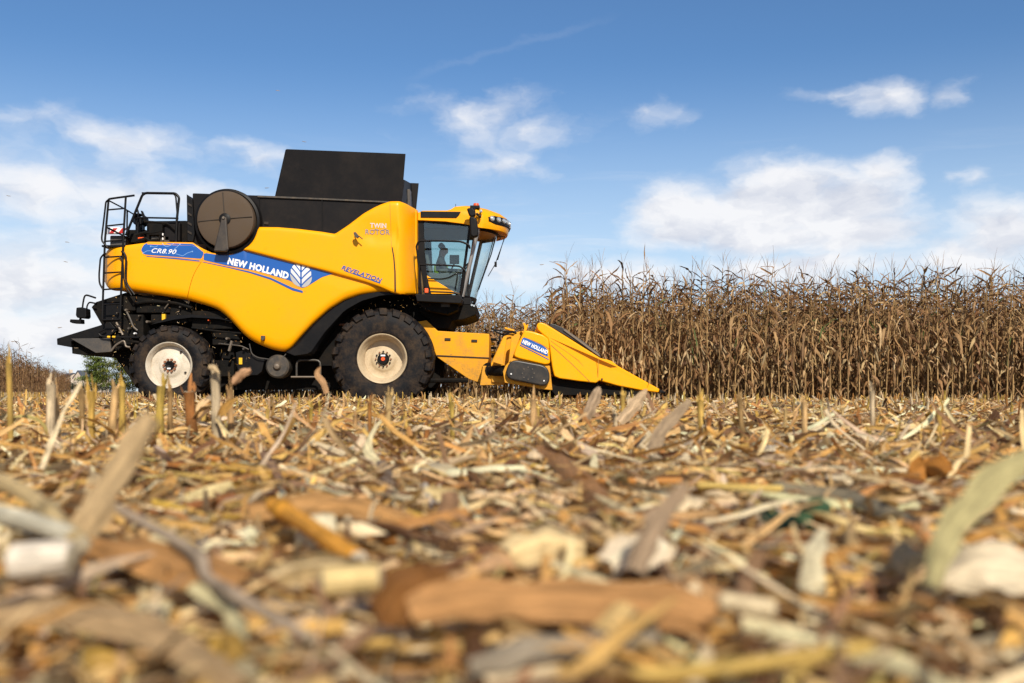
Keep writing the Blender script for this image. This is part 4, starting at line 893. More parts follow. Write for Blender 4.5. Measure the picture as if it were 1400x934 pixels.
# hoses and hook above the frame
for pts, y in (([(672, 449), (680, 455), (690, 458.5), (706, 456), (712, 458)], YH + .5), ([(676, 451), (690, 453), (704, 455), (713, 462)], YH + .4), ([(690, 458), (700, 452), (708, 457), (711, 464)], YH + .3), ([(684, 455), (683, 466), (680, 472)], YH + .7), ([(694, 452), (712, 458)], YH + .8)):
    rail('hydraulic_hose', pts, .016, y, HD, black, sides=6)
rail('stay', [(690, 448.5), (703, 452.5)], .022, YH + .6, HD, yellow_dusty)
s = M(); s.prism([(714.5, 457), (717, 448), (715, 441.5), (717.5, 441), (719, 445), (721, 443.5), (722.5, 444), (720, 451), (716.5, 457)], YH + .2, YH + .26); obj('hook', s, yellow_dusty, HD, .005)
for k in range(5): s = M(); s.box(Xp(671, YH + 1), Xp(679 - k % 2 * 2, YH + 1), YH + .8 + .1 * k, YH + 1.1 + .1 * k, Zp(466 + k * 5.5, YH + 1), Zp(463 + k * 5.5, YH + 1)); obj('coupler', s, yellow_dusty if k % 2 else under, HD, .01)

# ------------------------------------------------------------------ the driver
def skinned(name, joints, bones, mat_, parent=None, sub=2, root=0, origin=(0, 0, 0)):
    me = bpy.data.meshes.new(name); o3 = Vector(origin)
    me.from_pydata([tuple(Vector(j[:3]) - o3) for j in joints], bones, []); ob = bpy.data.objects.new(name, me); COL.objects.link(ob)
    md = ob.modifiers.new('skin', 'SKIN'); sv = me.skin_vertices[0].data
    for i, j in enumerate(joints): sv[i].radius = (j[3], j[4] if len(j) > 4 else j[3]); sv[i].use_root = (i == root)
    ob.modifiers.new('sub', 'SUBSURF').levels = sub; ob.modifiers['sub'].render_levels = sub
    dg = bpy.context.evaluated_depsgraph_get(); me2 = bpy.data.meshes.new_from_object(ob.evaluated_get(dg)); ob.modifiers.clear(); ob.data = me2
    me2.name = name; me2.materials.clear(); me2.materials.append(mat_); me2.polygons.foreach_set('use_smooth', [True] * len(me2.polygons))
    ob.location = o3
    if parent: ob.parent = parent; ob.location = o3 - parent.location
    return ob
hx, hy, hz = -1.50, YC, 2.67
def lr(f): return [f(-1), f(1)]
J = [(hx, hy, hz, .13, .15), (hx - .02, hy, hz + .20, .12, .14), (hx - .04, hy, hz + .42, .12, .17), (hx - .02, hy, hz + .50, .075), (hx + .0, hy, hz + .545, .07),
     (hx + .03, hy, hz + .62, .105, .085), (hx + .02, hy, hz + .71, .115, .092), (hx + .135, hy, hz + .645, .02)]
Bn = [(0, 1), (1, 2), (2, 3), (3, 4), (4, 5), (5, 6), (5, 7)]
for sg in (-1, 1):
    b = len(J)
    J += [(hx - .03, hy + sg * .19, hz + .43, .055), (hx + .08, hy + sg * .25, hz + .20, .045), (hx + .33, hy + sg * (.20), hz + .16, .032), (hx + .40, hy + sg * .19, hz + .19, .026, .036),
          (hx + .45, hy + sg * .205, hz + .21, .012), (hx + .48, hy + sg * .205, hz + .18, .009), (hx + .45, hy + sg * .188, hz + .215, .012), (hx + .485, hy + sg * .188, hz + .185, .009),
          (hx + .45, hy + sg * .171, hz + .215, .011), (hx + .48, hy + sg * .171, hz + .185, .009), (hx + .44, hy + sg * .156, hz + .21, .010), (hx + .465, hy + sg * .156, hz + .185, .008), (hx + .41, hy + sg * .15, hz + .22, .011), (hx + .44, hy + sg * .14, hz + .235, .009),
          (hx + .03, hy + sg * .10, hz - .02, .085), (hx + .44, hy + sg * .13, hz + .0, .06), (hx + .52, hy + sg * .13, hz - .42, .04), (hx + .65, hy + sg * .14, hz - .50, .035)]
    Bn += [(2, b), (b, b + 1), (b + 1, b + 2), (b + 2, b + 3), (b + 3, b + 4), (b + 4, b + 5), (b + 3, b + 6), (b + 6, b + 7), (b + 3, b + 8), (b + 8, b + 9), (b + 3, b + 10), (b + 10, b + 11), (b + 3, b + 12), (b + 12, b + 13), (0, b + 14), (b + 14, b + 15), (b + 15, b + 16), (b + 16, b + 17)]
PO = (hx, hy, hz - .1)
person = skinned('person', J, Bn, skin, origin=PO)
tag(person, 'seated driver in a dark jacket and lime vest behind the cab glass', 'person')
Jk = [(hx, hy, hz - .02, .15, .17), (hx - .02, hy, hz + .20, .14, .16), (hx - .04, hy, hz + .42, .135, .185), (hx - .02, hy, hz + .51, .08)]
Bk = [(0, 1), (1, 2), (2, 3)]
for sg in (-1, 1):
    b = len(Jk); Jk += [(hx - .03, hy + sg * .19, hz + .43, .07), (hx + .08, hy + sg * .25, hz + .20, .06), (hx + .32, hy + sg * .20, hz + .16, .045)]; Bk += [(2, b), (b, b + 1), (b + 1, b + 2)]
skinned('jacket', Jk, Bk, jacket_m, person, origin=PO)
skinned('vest', [(hx, hy, hz + .02, .16, .18), (hx - .02, hy, hz + .2, .152, .172), (hx - .04, hy, hz + .40, .148, .175)], [(0, 1), (1, 2)], vest_m, person, origin=PO)
Jt = [(hx, hy, hz - .03, .14, .16)]; Bt = []
for sg in (-1, 1):
    b = len(Jt); Jt += [(hx + .03, hy + sg * .10, hz - .02, .10), (hx + .44, hy + sg * .13, hz, .075), (hx + .52, hy + sg * .13, hz - .40, .055)]; Bt += [(0, b), (b, b + 1), (b + 1, b + 2)]
skinned('trousers', Jt, Bt, jacket_m, person, origin=PO)
skinned('hair', [(hx - .02, hy, hz + .67, .105, .1), (hx - .0, hy, hz + .745, .115, .1), (hx + .05, hy, hz + .775, .085, .085)], [(0, 1), (1, 2)], hair_m, person, origin=PO)

for sg in (-1, 1):
    s = M(); s.tube([(hx + .105, hy + sg * .034, hz + .685), (hx + .122, hy + sg * .034, hz + .685)], [.013, .008], 8); e_ = obj('eye', s, hair_m, None, origin=PO); e_.parent = person; e_.location = (0, 0, 0)
    s = M(); s.tube([(hx + .01, hy + sg * .083, hz + .665), (hx + .012, hy + sg * .100, hz + .67)], [.03, .022], 8); e_ = obj('ear', s, skin, None, origin=PO); e_.parent = person; e_.location = (0, 0, 0)
s = M(); s.tube([(hx + .118, hy - .025, hz + .595), (hx + .124, hy, hz + .595), (hx + .118, hy + .025, hz + .595)], .007, 6); e_ = obj('mouth', s, rust, None, origin=PO); e_.parent = person; e_.location = (0, 0, 0)

# =================================================================== STANDING MAIZE
CPAL = np.array([(.30, .165, .072), (.41, .25, .115), (.20, .102, .042), (.54, .37, .19), (.125, .065, .029), (.235, .132, .062), (.12, .15, .045)])
def maize_parts(full=True, H=None):
    """returns dict of Q: stalk, foliage, ear, tassel; grown at the origin"""
    H = H or rng.uniform(2.24, 2.56); K = 9
    lean = rng.normal(0, .03); ly = rng.uniform(0, 6.28)
    q = {k: Q() for k in ('stalk', 'foliage', 'ear', 'tassel')}
    stc = np.array([(.50, .32, .14)]) * rng.uniform(.75, 1.25)
    pos = np.zeros((1, 3)); L = np.array([H]); yw = np.array([ly]); pt = np.array([math.pi / 2 + lean]); bd = np.array([rng.normal(0, .08)])
    st0 = rng.bit_generator.state
    tubes(q['stalk'], pos, yw, pt, L, np.array([.0155]), stc, bend=bd, K=K if full else 5, sides=6 if full else 4, taper=.4, nodes=full, cap=False)
    P, D, S, U, t = paths(pos, yw, pt, L, bd, np.zeros(1), 60); P = P[0]
    n = rng.integers(18, 23) if full else 12
    hgt = np.linspace(.08, .99, n) ** .72 + rng.normal(0, .015, n); ids = np.clip((hgt * 59).astype(int), 0, 59); base = P[ids]
    yaw = ly + (np.arange(n) % 2) * math.pi + rng.normal(0, .7, n)
    low = hgt < .42; top = hgt > .76
    p0 = np.where(top, rng.uniform(.55, 1.35, n), np.where(low, rng.uniform(.2, .9, n), rng.uniform(.5, 1.2, n)))
    bend = np.where(top, -rng.uniform(.3, 2.9, n), -rng.uniform(2.0, 2.7, n))
    ln = np.where(top, rng.uniform(.30, .58, n), np.where(low, rng.uniform(.25, .5, n), rng.uniform(.4, .8, n)))
    wd = np.where(top, rng.uniform(.018, .040, n), rng.uniform(.024, .062, n))
    bend = np.where(top, -(p0 + rng.uniform(-.9, 1.5, n)), -(p0 + 1.47 + rng.normal(0, .13, n)))
    col = pick(CPAL[:6], [3.4, 4, 2.2, 2.2, 1.6, 2.0], n, .16)
    col[top] = pick(CPAL[:6], [3, 1.6, 3.2, .5, 2.6, 2.4], int(top.sum()), .16)
    if rng.random() < .3: col[rng.integers(4, n - 2)] = (.12, .16, .05)
    ribbons(q['foliage'], base, yaw, p0, ln, wd, col, bend=bend, ybend=rng.normal(0, .7, n), roll=rng.normal(0, .5, n), twist=rng.normal(0, 2.4, n), fold=.5, K=9 if full else 5, power=.28, jit=.15, crumple=.5, across=3 if full else 2, tip=.1)
    if full:     # pale sheaths hugging the stalk, ragged strips
        m_ = 8; h2 = rng.uniform(.03, .7, m_); ids = (h2 * 59).astype(int)
        ribbons(q['foliage'], P[ids] + rng.normal(0, .006, (m_, 3)), rng.uniform(0, 6.28, m_), rng.choice([1.45, -1.4], m_), rng.uniform(.12, .3, m_), rng.uniform(.02, .032, m_), pick(CPAL[:4], [2, 3, 1, 3], m_, .15), bend=rng.normal(0, .25, m_), twist=rng.normal(0, .8, m_), fold=.6, K=4, crumple=.3)
        # the ear in its husk, hanging
        if rng.random() < .85:
            e = P[int(rng.uniform(.38, .5) * 59)][None]; ey = np.array([ly + rng.choice([0, math.pi]) + rng.normal(0, .4)]); ec = np.array([(.52, .39, .22)]) * rng.uniform(.7, 1.15)
            pp = np.array([rng.choice([-1.2, -.9, .9, -1.3])])
            tubes(q['ear'], e, ey, pp, np.array([.10]), np.array([.014]), ec, K=3, sides=6, taper=1.7, cap=False)
            P2 = paths(e, ey, pp, np.array([.10]), np.zeros(1), np.zeros(1), 3)[0][:, -1]
            tubes(q['ear'], P2, ey, pp, np.array([.13]), np.array([.026]), ec, K=4, sides=7, taper=.75, cap=False, jit=.05)
            ribbons(q['ear'], np.repeat(P2, 4, 0), ey + rng.normal(0, .5, 4), pp + rng.normal(0, .25, 4), rng.uniform(.16, .26, 4), np.full(4, .04), pick(CPAL[:4], [1, 3, 0, 4], 4), fold=.7, roll=rng.uniform(0, 6, 4), K=5, crumple=.3)
    # tassel
    tip = P[-1][None]; nt_ = int(rng.choice([1, 2, 3, 5])) if full else 1
    ribbons(q['tassel'], np.repeat(tip, nt_, 0) + np.array([0, 0, 1]) * rng.uniform(-.02, .06, (nt_, 1)), rng.uniform(0, 6.28, nt_), rng.uniform(1.15, 1.55, nt_), rng.uniform(.2, .42, nt_), np.full(nt_, .0055), pick(CPAL[:3], [1, 1, 2], nt_), bend=-rng.uniform(0, .5, nt_), fold=.9, K=4, tip=.5, roll=rng.uniform(0, 3, nt_))
    return q
VAR = []
for i in range(16):
    parts = maize_parts()
    ms = {k: qmesh(k, v.arrays()) for k, v in parts.items() if v.v}
    for m_ in ms.values(): m_.materials.append(plant)
    arr = [v.arrays() for v in parts.values() if v.v]
    VAR.append((ms, arr))
LOW = []
for i in range(12):
    a = [v.arrays() for v in maize_parts(False).values() if v.v]; LOW.append(a)
ROW0, PITCH = 18.86, .75
XC = .92                                   # where the crop is cut, beside the dividers
spots = []
for r in range(4):
    y = ROW0 + PITCH * r; xr = y * .5144 + .45
    for x in np.arange(XC + rng.uniform(0, .1), xr, .165): spots.append((x + rng.normal(0, .02), y + rng.normal(0, .03), r))
gaprows = []
for r in range(8, 11):
    y = ROW0 + PITCH * r
    for x in np.arange(-1.5, .85 if r == 8 else .75, .19): gaprows.append((x + rng.normal(0, .03), y + rng.normal(0, .04), r))
lab = {0: ('dry brown maize plant in the front row of the standing crop, facing the stubble', 'maize plants in the front row of the standing crop'),
       1: ('dry maize plant in the second row of the standing crop, close behind the front row', 'maize plants in the second row of the crop'),
       2: ('dry maize plant in the third row of the standing crop, mostly hidden by two rows', 'maize plants in the third row of the crop'),
       3: ('dry maize plant in the fourth row of the crop, its top showing behind three rows', 'maize plants in the fourth row of the crop'),
       9: ('dry maize plant standing beyond the header, between the cab and the tall crop', 'maize plants seen in the gap beyond the header')}
def plant_at(x, y, key, k, sc_=1.0):
    ms, _ = VAR[k % len(VAR)]
    e = bpy.data.objects.new('maize_plant', None); e.location = (x, y, 0); e.rotation_euler = (0, 0, rng.uniform(0, 6.28)); s_ = sc_ * rng.uniform(.90, 1.09); e.scale = (s_, s_, s_); e.empty_display_size = .1; COL.objects.link(e)
    tag(e, lab[key][0], 'maize plant', lab[key][1])
    for nm, me in ms.items():
        c = bpy.data.objects.new(nm, me); c.parent = e; COL.objects.link(c)
for i, (x, y, r) in enumerate(spots[:255]): plant_at(x, y, r, int(rng.integers(0, 99)))
for i, (x, y, r) in enumerate(gaprows[:42]): plant_at(x, y, 9, int(rng.integers(0, 99)))
print('maize plants', len(spots), len(gaprows))
rest = [(x, y) for (x, y, r) in spots[255:]] + [(x, y) for (x, y, r) in gaprows[42:]]
for r in range(0, 24):
    y = ROW0 + PITCH * r
    x0 = XC if r < 8 else -8.4
    if r < 4: x0 = y * .5144 + .47
    if 8 <= r < 11: x0 = .80
    if r > 18: x0 = -6
    for x in np.arange(x0, 15.5, .165 if r < 14 else .22): rest.append((x + rng.normal(0, .03), y + rng.normal(0, .04)))
    if 8 <= r < 11:
        for x in np.arange(-8.4, -1.55, .18): rest.append((x, y + rng.normal(0, .04)))
def scatter(pts, lib, smin=.92, smax=1.07):
    V, Fc, C, Uv = [], [], [], []; n = 0
    for (x, y) in pts:
        a = rng.uniform(0, 6.28); s_ = rng.uniform(smin, smax); ca, sa = math.cos(a) * s_, math.sin(a) * s_; tn = rng.uniform(.85, 1.12)
        for (v, f, c, u) in lib[rng.integers(0, len(lib))]:
            V.append(np.stack([v[:, 0] * ca - v[:, 1] * sa + x, v[:, 0] * sa + v[:, 1] * ca + y, v[:, 2] * s_], -1)); Fc.append(f + n); C.append(c * tn); Uv.append(u); n += len(v)
    return np.concatenate(V), np.concatenate(Fc), np.concatenate(C), np.concatenate(Uv)
near_rest = [p for p in rest if p[1] < 26.5]; far_rest = [p for p in rest if p[1] >= 26.5]
A = scatter(near_rest, [v[1] for v in VAR]); B = scatter(far_rest, LOW)
nA = len(A[0]); arr = (np.concatenate([A[0], B[0]]), np.concatenate([A[1], B[1] + nA]), np.concatenate([A[2], B[2]]), np.concatenate([A[3], B[3]]))
o = qobj('standing_maize', arr, plant); tag(o, 'rest of the standing maize crop, behind the nearest rows', 'maize crop', kind='stuff')

# far strip of dry maize at the left edge
pts = []
for i in range(1500):
    t = rng.random() ** .8; d = 46 + t * 110; xl = -25.9 * (1 - t) ** 1 - 0
    px_edge = 8 + 86 * min(1, ((d - 46) / 75)) ** .9; xe = Xp(px_edge, d); x = xe - rng.exponential(5) * (.5 + t)
    pts.append((x, d + rng.normal(0, 1)))
A = scatter(pts, LOW, .95, 1.12); A = (A[0], A[1], A[2] * np.array([.70, .64, .64]), A[3])
o = qobj('distant_maize', A, plant); tag(o, 'far strip of dry brown maize along the left horizon', 'maize crop', kind='stuff')

# =================================================================== FAR TREES AND HOUSES
leafm = bpy.data.materials.new('conifer_foliage'); leafm.use_nodes = True; t = leafm.node_tree; b = t.nodes['Principled BSDF']
at = N(t, 'ShaderNodeAttribute', attribute_name='Col'); t.links.new(at.outputs['Color'], b.inputs['Base Color']); b.inputs['Roughness'].default_value = .7
bark = mat('bark', (.10, .07, .05), .9, dirt=(.05, .035, .025), dirtamt=.5)
def tree(x, y, H, Wd, label, tint, n=5200, group=None):
    e = empty('conifer_tree', (x, y, 0)); tag(e, label, 'tree', group)
    s = M(); s.tube([(x, y, 0), (x + .1, y, H * .35), (x, y, H * .85)], [H * .035, H * .025, H * .008], 8)
    tips = []
    for i in range(26):
        a = i * 2.4; hh = H * (.18 + .75 * i / 26); r = Wd * .5 * (1 - (i / 26) ** 2.2 * .75) * rng.uniform(.65, 1.1); p1 = (x + r * math.cos(a), y + r * math.sin(a), hh + H * .08)
        s.tube([(x, y, hh), ((x + p1[0]) / 2, (y + p1[1]) / 2, hh + H * .02), p1], [H * .010, H * .006, H * .003], 5); tips.append((p1, r, hh))
    obj('trunk', s, bark, e)
    q = Q(); c = []
    for p1, r, hh in tips:
        for k in range(5): f = rng.uniform(.35, 1.05); c.append((x + (p1[0] - x) * f + rng.normal(0, .1 * Wd), y + (p1[1] - y) * f + rng.normal(0, .1 * Wd), hh + H * .08 * f + rng.normal(0, .02 * H)))
    c = np.array(c); per = n // len(c); P_ = np.repeat(c, per, 0) + rng.normal(0, 1, (len(c) * per, 3)) * np.array([.07 * Wd, .07 * Wd, .022 * H]); m_ = len(P_)
    col = np.array(tint) * rng.uniform(.6, 1.5, (m_, 1)) * np.repeat(rng.uniform(.7, 1.3, (len(c), 1)), per, 0)
    ribbons(q, P_ - np.array([x, y, 0]), rng.uniform(0, 6.28, m_), rng.uniform(-.3, 1.2, m_), rng.uniform(.12, .3, m_) * H * .34, rng.uniform(.03, .06, m_) * H * .75, col, K=2, across=2)
    o = qobj('crown', q, leafm, e)
tree(Xp(131, 118), 118, 4.5, 3.4, 'bright green conifer beside the pale houses on the far left', (.13, .17, .03))
tree(Xp(166, 112), 112, 4.2, 4.4, 'dark yellowish conifer just left of the rear wheel', (.12, .13, .015))
tree(Xp(196, 125), 125, 4.2, 4.0, 'dark conifer mostly hidden behind the rear wheel', (.05, .07, .015), 3500)
# low hedge under the houses
q = Q(); m_ = 5000; hxs = rng.uniform(Xp(55, 150), Xp(185, 150), m_); P_ = np.stack([hxs, 150 + rng.normal(0, .5, m_), np.abs(rng.normal(.8, .35, m_))], -1)
c0 = P_.mean(0) * np.array([1, 1, 0])
ribbons(q, P_ - c0, rng.uniform(0, 6.28, m_), rng.uniform(-.3, 1.2, m_), rng.uniform(.2, .5, m_), rng.uniform(.12, .25, m_), np.array([(.035, .05, .022)]) * rng.uniform(.6, 1.5, (m_, 1)), K=2, across=2)
he = qobj('hedge', q, leafm, None, tuple(c0)); tag(he, 'low dark green hedge in front of the pale house', 'hedge')
wallm = mat('rendered_wall', (.62, .52, .42), .8, dirt=(.4, .33, .26), dirtamt=.3, dscale=.5); slate = mat('slate_roof', (.07, .08, .10), .6, dirt=(.12, .12, .12), dirtamt=.3)
def house(x, y, wd, dp, ev, rg, rot, label, chim):
    e = empty('house', (x, y, 0)); e.rotation_euler = (0, 0, R(rot)); tag(e, label, 'house')
    ROOTLOC[e.name] = Vector((0, 0, 0))
    s = M(); s.add([(-wd / 2, 0, 0), (wd / 2, 0, 0), (wd / 2, 0, ev), (0, 0, rg - .1), (-wd / 2, 0, ev), (-wd / 2, dp, 0), (wd / 2, dp, 0), (wd / 2, dp, ev), (0, dp, rg - .1), (-wd / 2, dp, ev)], [(0, 1, 2, 3, 4), (9, 8, 7, 6, 5), (0, 5, 6, 1), (1, 6, 7, 2), (0, 4, 9, 5)])
    obj('wall', s, wallm, e, smooth_angle=0)
    s = M(); k = .25
    for sg in (-1, 1):
        a = (sg * (wd / 2 + .3), ev - .3 * (rg - ev) / (wd / 2)); s.add([(a[0], -k, a[1]), (a[0], dp + k, a[1]), (0, dp + k, rg), (0, -k, rg), (a[0], -k, a[1] + .2), (a[0], dp + k, a[1] + .2), (0, dp + k, rg + .2), (0, -k, rg + .2)], [(0, 1, 2, 3), (7, 6, 5, 4), (0, 3, 7, 4), (1, 5, 6, 2), (0, 4, 5, 1)])
    rf = obj('roof', s, slate, e, smooth_angle=0)
    s = M(); s.box(-.5, .5, chim, chim + .8, rg - .5, rg + 1.3); obj('chimney', s, wallm, rf)
    for xx in (-wd * .22, wd * .22):
        s = M(); s.box(xx - .45, xx + .45, -.03, .03, 1.0, 2.3); obj('window', s, seam, e)
house(Xp(107, 300), 300, 4.8, 9, 4.3, 6.4, -32, 'small pale gabled house with dark slate roof on the left horizon', 5.5)
house(Xp(101, 330), 330, 6, 8, 4.6, 6.2, 40, 'second pale house half behind the gabled house on the left horizon', 3)

# =================================================================== STUBBLE
SPAL = np.array([(.58, .37, .09), (.66, .44, .19), (.48, .21, .06), (.82, .66, .42), (.40, .25, .10), (.28, .12, .045)])
def stub_parts(H, wide=1., leafy=True):
    a = Q(); b = Q(); rad = rng.uniform(.0095, .0135) * wide; col = pick(SPAL, [3, 3, 2.4, 1.2, 2, 1], 1)
    yw = np.array([rng.uniform(0, 6.28)]); pt = np.array([math.pi / 2 + rng.normal(0, .07)]); z = np.array([[0, 0, -.01]])
    tubes(a, z, yw, pt, np.array([H]), np.array([rad]), col, K=7, sides=9, taper=.93, nodes=True, cap=True, endcol=(.60, .52, .34), jit=.015)
    P, D, S, U, t = paths(z, yw, pt, np.array([H]), np.zeros(1), np.zeros(1), 7); tip = P[:, -1]
    n = 5; ribbons(a, np.repeat(tip, n, 0) + rng.normal(0, rad * .5, (n, 3)) - np.array([0, 0, .01]), rng.uniform(0, 6.28, n), rng.uniform(1.1, 1.6, n), rng.uniform(.012, .055, n), np.full(n, .010), np.repeat(col, n, 0) * 1.1, K=3, across=2, tip=.3)
    if leafy:
        n = 4; ids = np.full(n, rng.integers(1, 5))
        ribbons(b, P[0][ids] + rng.normal(0, .003, (n, 3)), rng.uniform(0, 6.28, n), rng.uniform(.9, 1.5, n), rng.uniform(.05, .16, n), rng.uniform(.012, .026, n), pick(PAL, [3, 3, 1, 2, 2, 1, 1, 1, 1, 1], n), bend=-rng.uniform(.2, 2.2, n), ybend=rng.normal(0, .6, n), fold=.6, K=7, twist=rng.normal(0, 1.2, n), crumple=.25)
    return a, b
STV = []
for i in range(14):
    a, b = stub_parts(rng.uniform(.17, .27)); ma = qmesh('stalk_stub', a.arrays()); mb_ = qmesh('leaf_sheath', b.arrays()); ma.materials.append(litter_m); mb_.materials.append(litter_m)
    STV.append((ma, mb_, [a.arrays(), b.arrays()]))
def stub(x, y, k, label, group, H=1., Wk=1., rz=None, tilt=(0, 0), leaf=True):
    ma, mb_, _ = STV[k % 14]; o = bpy.data.objects.new('stalk_stub', ma); COL.objects.link(o); o.location = (x, y, 0); o.rotation_euler = (tilt[0], tilt[1], rng.uniform(0, 6.28) if rz is None else rz); o.scale = (Wk, Wk, H)
    tag(o, label, 'maize stub', group)
    if leaf: c = bpy.data.objects.new('leaf_sheath', mb_); COL.objects.link(c); c.parent = o
    return o
named = [  # px, top py, Y, width, label
 (17, 476, 3.6, .9, 'tallest split yellowish stub at the far left edge of the field'), (68, 513, 3.9, 1.5, 'thick yellow green stub under the dark tail of the harvester'),
 (81, 521, 4.1, .9, 'thin short stub close beside the thick yellow green one'), (113, 523, 4.2, 1.1, 'short orange brown stub below the far house'),
 (125, 514, 4.0, 1.25, 'tall brown stub between the short orange one and the conifers'), (148, 520, 4.0, 1.5, 'broad dark brown stub below the conifers'),
 (166, 515, 4.0, 1.5, 'pale cream stub cut flat, just left of the rear wheel'), (215, 515, 4.0, 1.9, 'thick grey and yellow stub in front of the white rim'),
 (232, 521, 4.3, 1.3, 'narrow olive stub just right of the thick grey one'), (266, 515, 4.1, 1.9, 'broad yellow stub at the right foot of the rear wheel'),
 (297, 498, 3.8, 1.6, 'ragged tall stub with torn leaves right of the rear wheel'), (318, 513, 3.9, 1.1, 'leafy stub with a folded tan leaf beside the ragged tall one'),
 (529, 532, 4.0, 1.3, 'short orange stub below the front wheel'),
 (506, 540, 4.2, .9, 'small pale stub left of the orange stub below the front wheel'), (962, 536, 3.8, 1.3, 'yellow green stub standing right of the divider tip'),
 (1195, 524, 4.6, 1.0, 'tall yellow green leafy stub in front of the standing maize'), (726, 531, 4.4, 1.1, 'olive stub in front of the black gearbox cover'),
 (1018, 538, 4.0, 1.0, 'pale ragged stub right of the yellow green one'), (1283, 545, 3.9, 1.0, 'dark brown stub near the right edge of the field'),
 (1100, 541, 4.0, 1.1, 'pale leafy stub before the middle of the standing maize'), (852, 530, 4.6, 1.2, 'grey green stub in front of the divider'),
 (620, 540, 4.2, 1.1, 'greenish stub below the feeder house')]
for k, (px, py, y, wk, lb) in enumerate(named):
    H = (CAMZ + (HZ - py) * y / F); zt_ = max(v.co.z for v in STV[k % 14][0].vertices) * .96
    stub(Xp(px, y), y, k, lb, None, H / zt_, wk * .9, leaf=(k % 3 != 2) or 'leaf' in lb)
k = 0
for r in range(7):
    y = 4.0 + .75 * r
    for x in np.arange(-y * .53, y * .53, .19):
        if rng.random() < .30 or (r == 0 and rng.random() < .35): continue
        yy = y + rng.normal(0, .04)
        if k < 215: stub(x + rng.normal(0, .03), yy, int(rng.integers(0, 14)), 'short cut maize stub in the near stubble rows, standing in straw litter', 'maize stubs in the near stubble rows', rng.uniform(.5, .95), rng.uniform(.75, 1.05), None, (rng.normal(0, .1), rng.normal(0, .1)))
        k += 1
print('stubs', k)
pts = []
for y in np.arange(9.3, 18.2, .75):
    for x in np.arange(-y * .6 - 1, y * .6 + 1, .2):
        if rng.random() < .7: pts.append((x, y + rng.normal(0, .04)))
for y in np.arange(18.9, 44, .75):
    for x in np.arange(-y * .6 - 1, -.2 if y < 25 else -4.5, .22):
        if rng.random() < .6 and not (18.9 < y < 24.3 and -9 < x): pts.append((x, y + rng.normal(0, .04)))
o = qobj('far_stubble', scatter(pts, [v[2] for v in STV], .7, 1.1), litter_m); tag(o, 'rows of cut maize stubble beyond the near rows', 'stubble', kind='stuff')

# =================================================================== STRAW LITTER
L = Q()
HUSK = np.array([(.82, .64, .40), (.90, .74, .50), (.62, .46, .22), (.74, .56, .38)])
def zone(y0, y1, nl, ns, nc, nh, K, zmax, side=1.5, smin=1., up_l=.012):
    def place(n):
        # uniform over the ground in front of the camera, a little wider than it sees
        y = np.sqrt(rng.uniform(y0 ** 2, y1 ** 2, n)); hw = y * .53 + side; x = rng.uniform(-1, 1, n) * hw
        clear = ~((y > 18.1) & (y < 24.7) & (x > 1.0))
        return x[clear], y[clear]
    cr = .16 if K > 5 else .1
    for part, tp, bs, wmul, lmul in ((.22, .9, .95, .9, 1.0), (.20, .35, .7, .75, 1.2), (.58, .9, .9, .42, 1.3)) if y0 < 3 else ((.22, .9, .95, 1.0, .9), (.18, .35, .7, .8, 1.2), (.60, .9, .9, .42, 1.35)):     # torn-off lengths, leaf tips, narrow strips
        x, y = place(int(nl * part)); n = len(x); z = rng.uniform(.0, zmax, n); pit = rng.normal(.02, .13, n); up = rng.random(n) < up_l; pit[up] = rng.uniform(.35, 1.2, up.sum())
        ln = rng.uniform(.06, .30, n) * lmul; wd = rng.uniform(.012, .046, n) * wmul; ln[up] *= .75; z[up] *= .4
        wrm = pick(PAL, [3.8, 3.6, 2.2, 3.0, 2.4, 1.4, 1.6, 1.6, 1.0, .2], n, .18)
        ribbons(L, np.stack([x, y, z], -1), rng.uniform(0, 6.28, n), pit, ln, wd * smin, wrm, bend=rng.normal(-.10, .45, n), ybend=rng.normal(0, .6, n), roll=rng.normal(0, .5, n), twist=rng.normal(0, 1.0, n), fold=.45, K=K, crumple=cr, jit=.07 if K > 5 else .04, tip=tp, base=bs)
    # shreds
    x, y = place(ns); n = len(x); pit = rng.normal(.02, .28, n); up = rng.random(n) < (.015 if y0 > 1.4 else 0); pit[up] = rng.uniform(.5, 1.4, up.sum())
    ribbons(L, np.stack([x, y, rng.uniform(.0, zmax * 1.08, n)], -1), rng.uniform(0, 6.28, n), pit, rng.uniform(.02, .13, n), rng.uniform(.002, .012, n) * smin, pick(PAL, [3, 3, 2, 2.4, 3, 1.6, 1.6, 1.4, 1.2, .8], n, .2), bend=rng.normal(-.1, .6, n), roll=rng.normal(0, .8, n), K=3, across=2, crumple=.2, tip=.6, base=.8)
    # stalk pieces
    x, y = place(nc); n = len(x)
    tubes(L, np.stack([x, y, rng.uniform(.01, zmax, n)], -1), rng.uniform(0, 6.28, n), rng.normal(0, .12, n), rng.uniform(.03, .22, n), rng.uniform(.004, .012, n) * smin, pick(SPAL * np.array([1.15, 1.1, .9]), [2.5, 3, 2.2, 3, 1, 1], n), bend=rng.normal(0, .12, n), K=5 if K > 5 else 2, sides=8 if K > 5 else 5, taper=.9, cap=K > 5, nodes=K > 9)
    # husks and pith
    x, y = place(nh); n = len(x)
    ribbons(L, np.stack([x, y, rng.uniform(.02, zmax * 1.05, n)], -1), rng.uniform(0, 6.28, n), rng.normal(.05, .22, n), rng.uniform(.05, .16, n), rng.uniform(.025, .065, n), pick(HUSK, [3, 1.2, 1.5, 1.5], n, .1), bend=rng.normal(-.2, .5, n), roll=rng.normal(0, .5, n), fold=.9, K=K, crumple=.2, tip=.15, base=.45)
zone(.42, 1.5, 2900, 12500, 360, 90, 12, .085, 1.2, up_l=0)
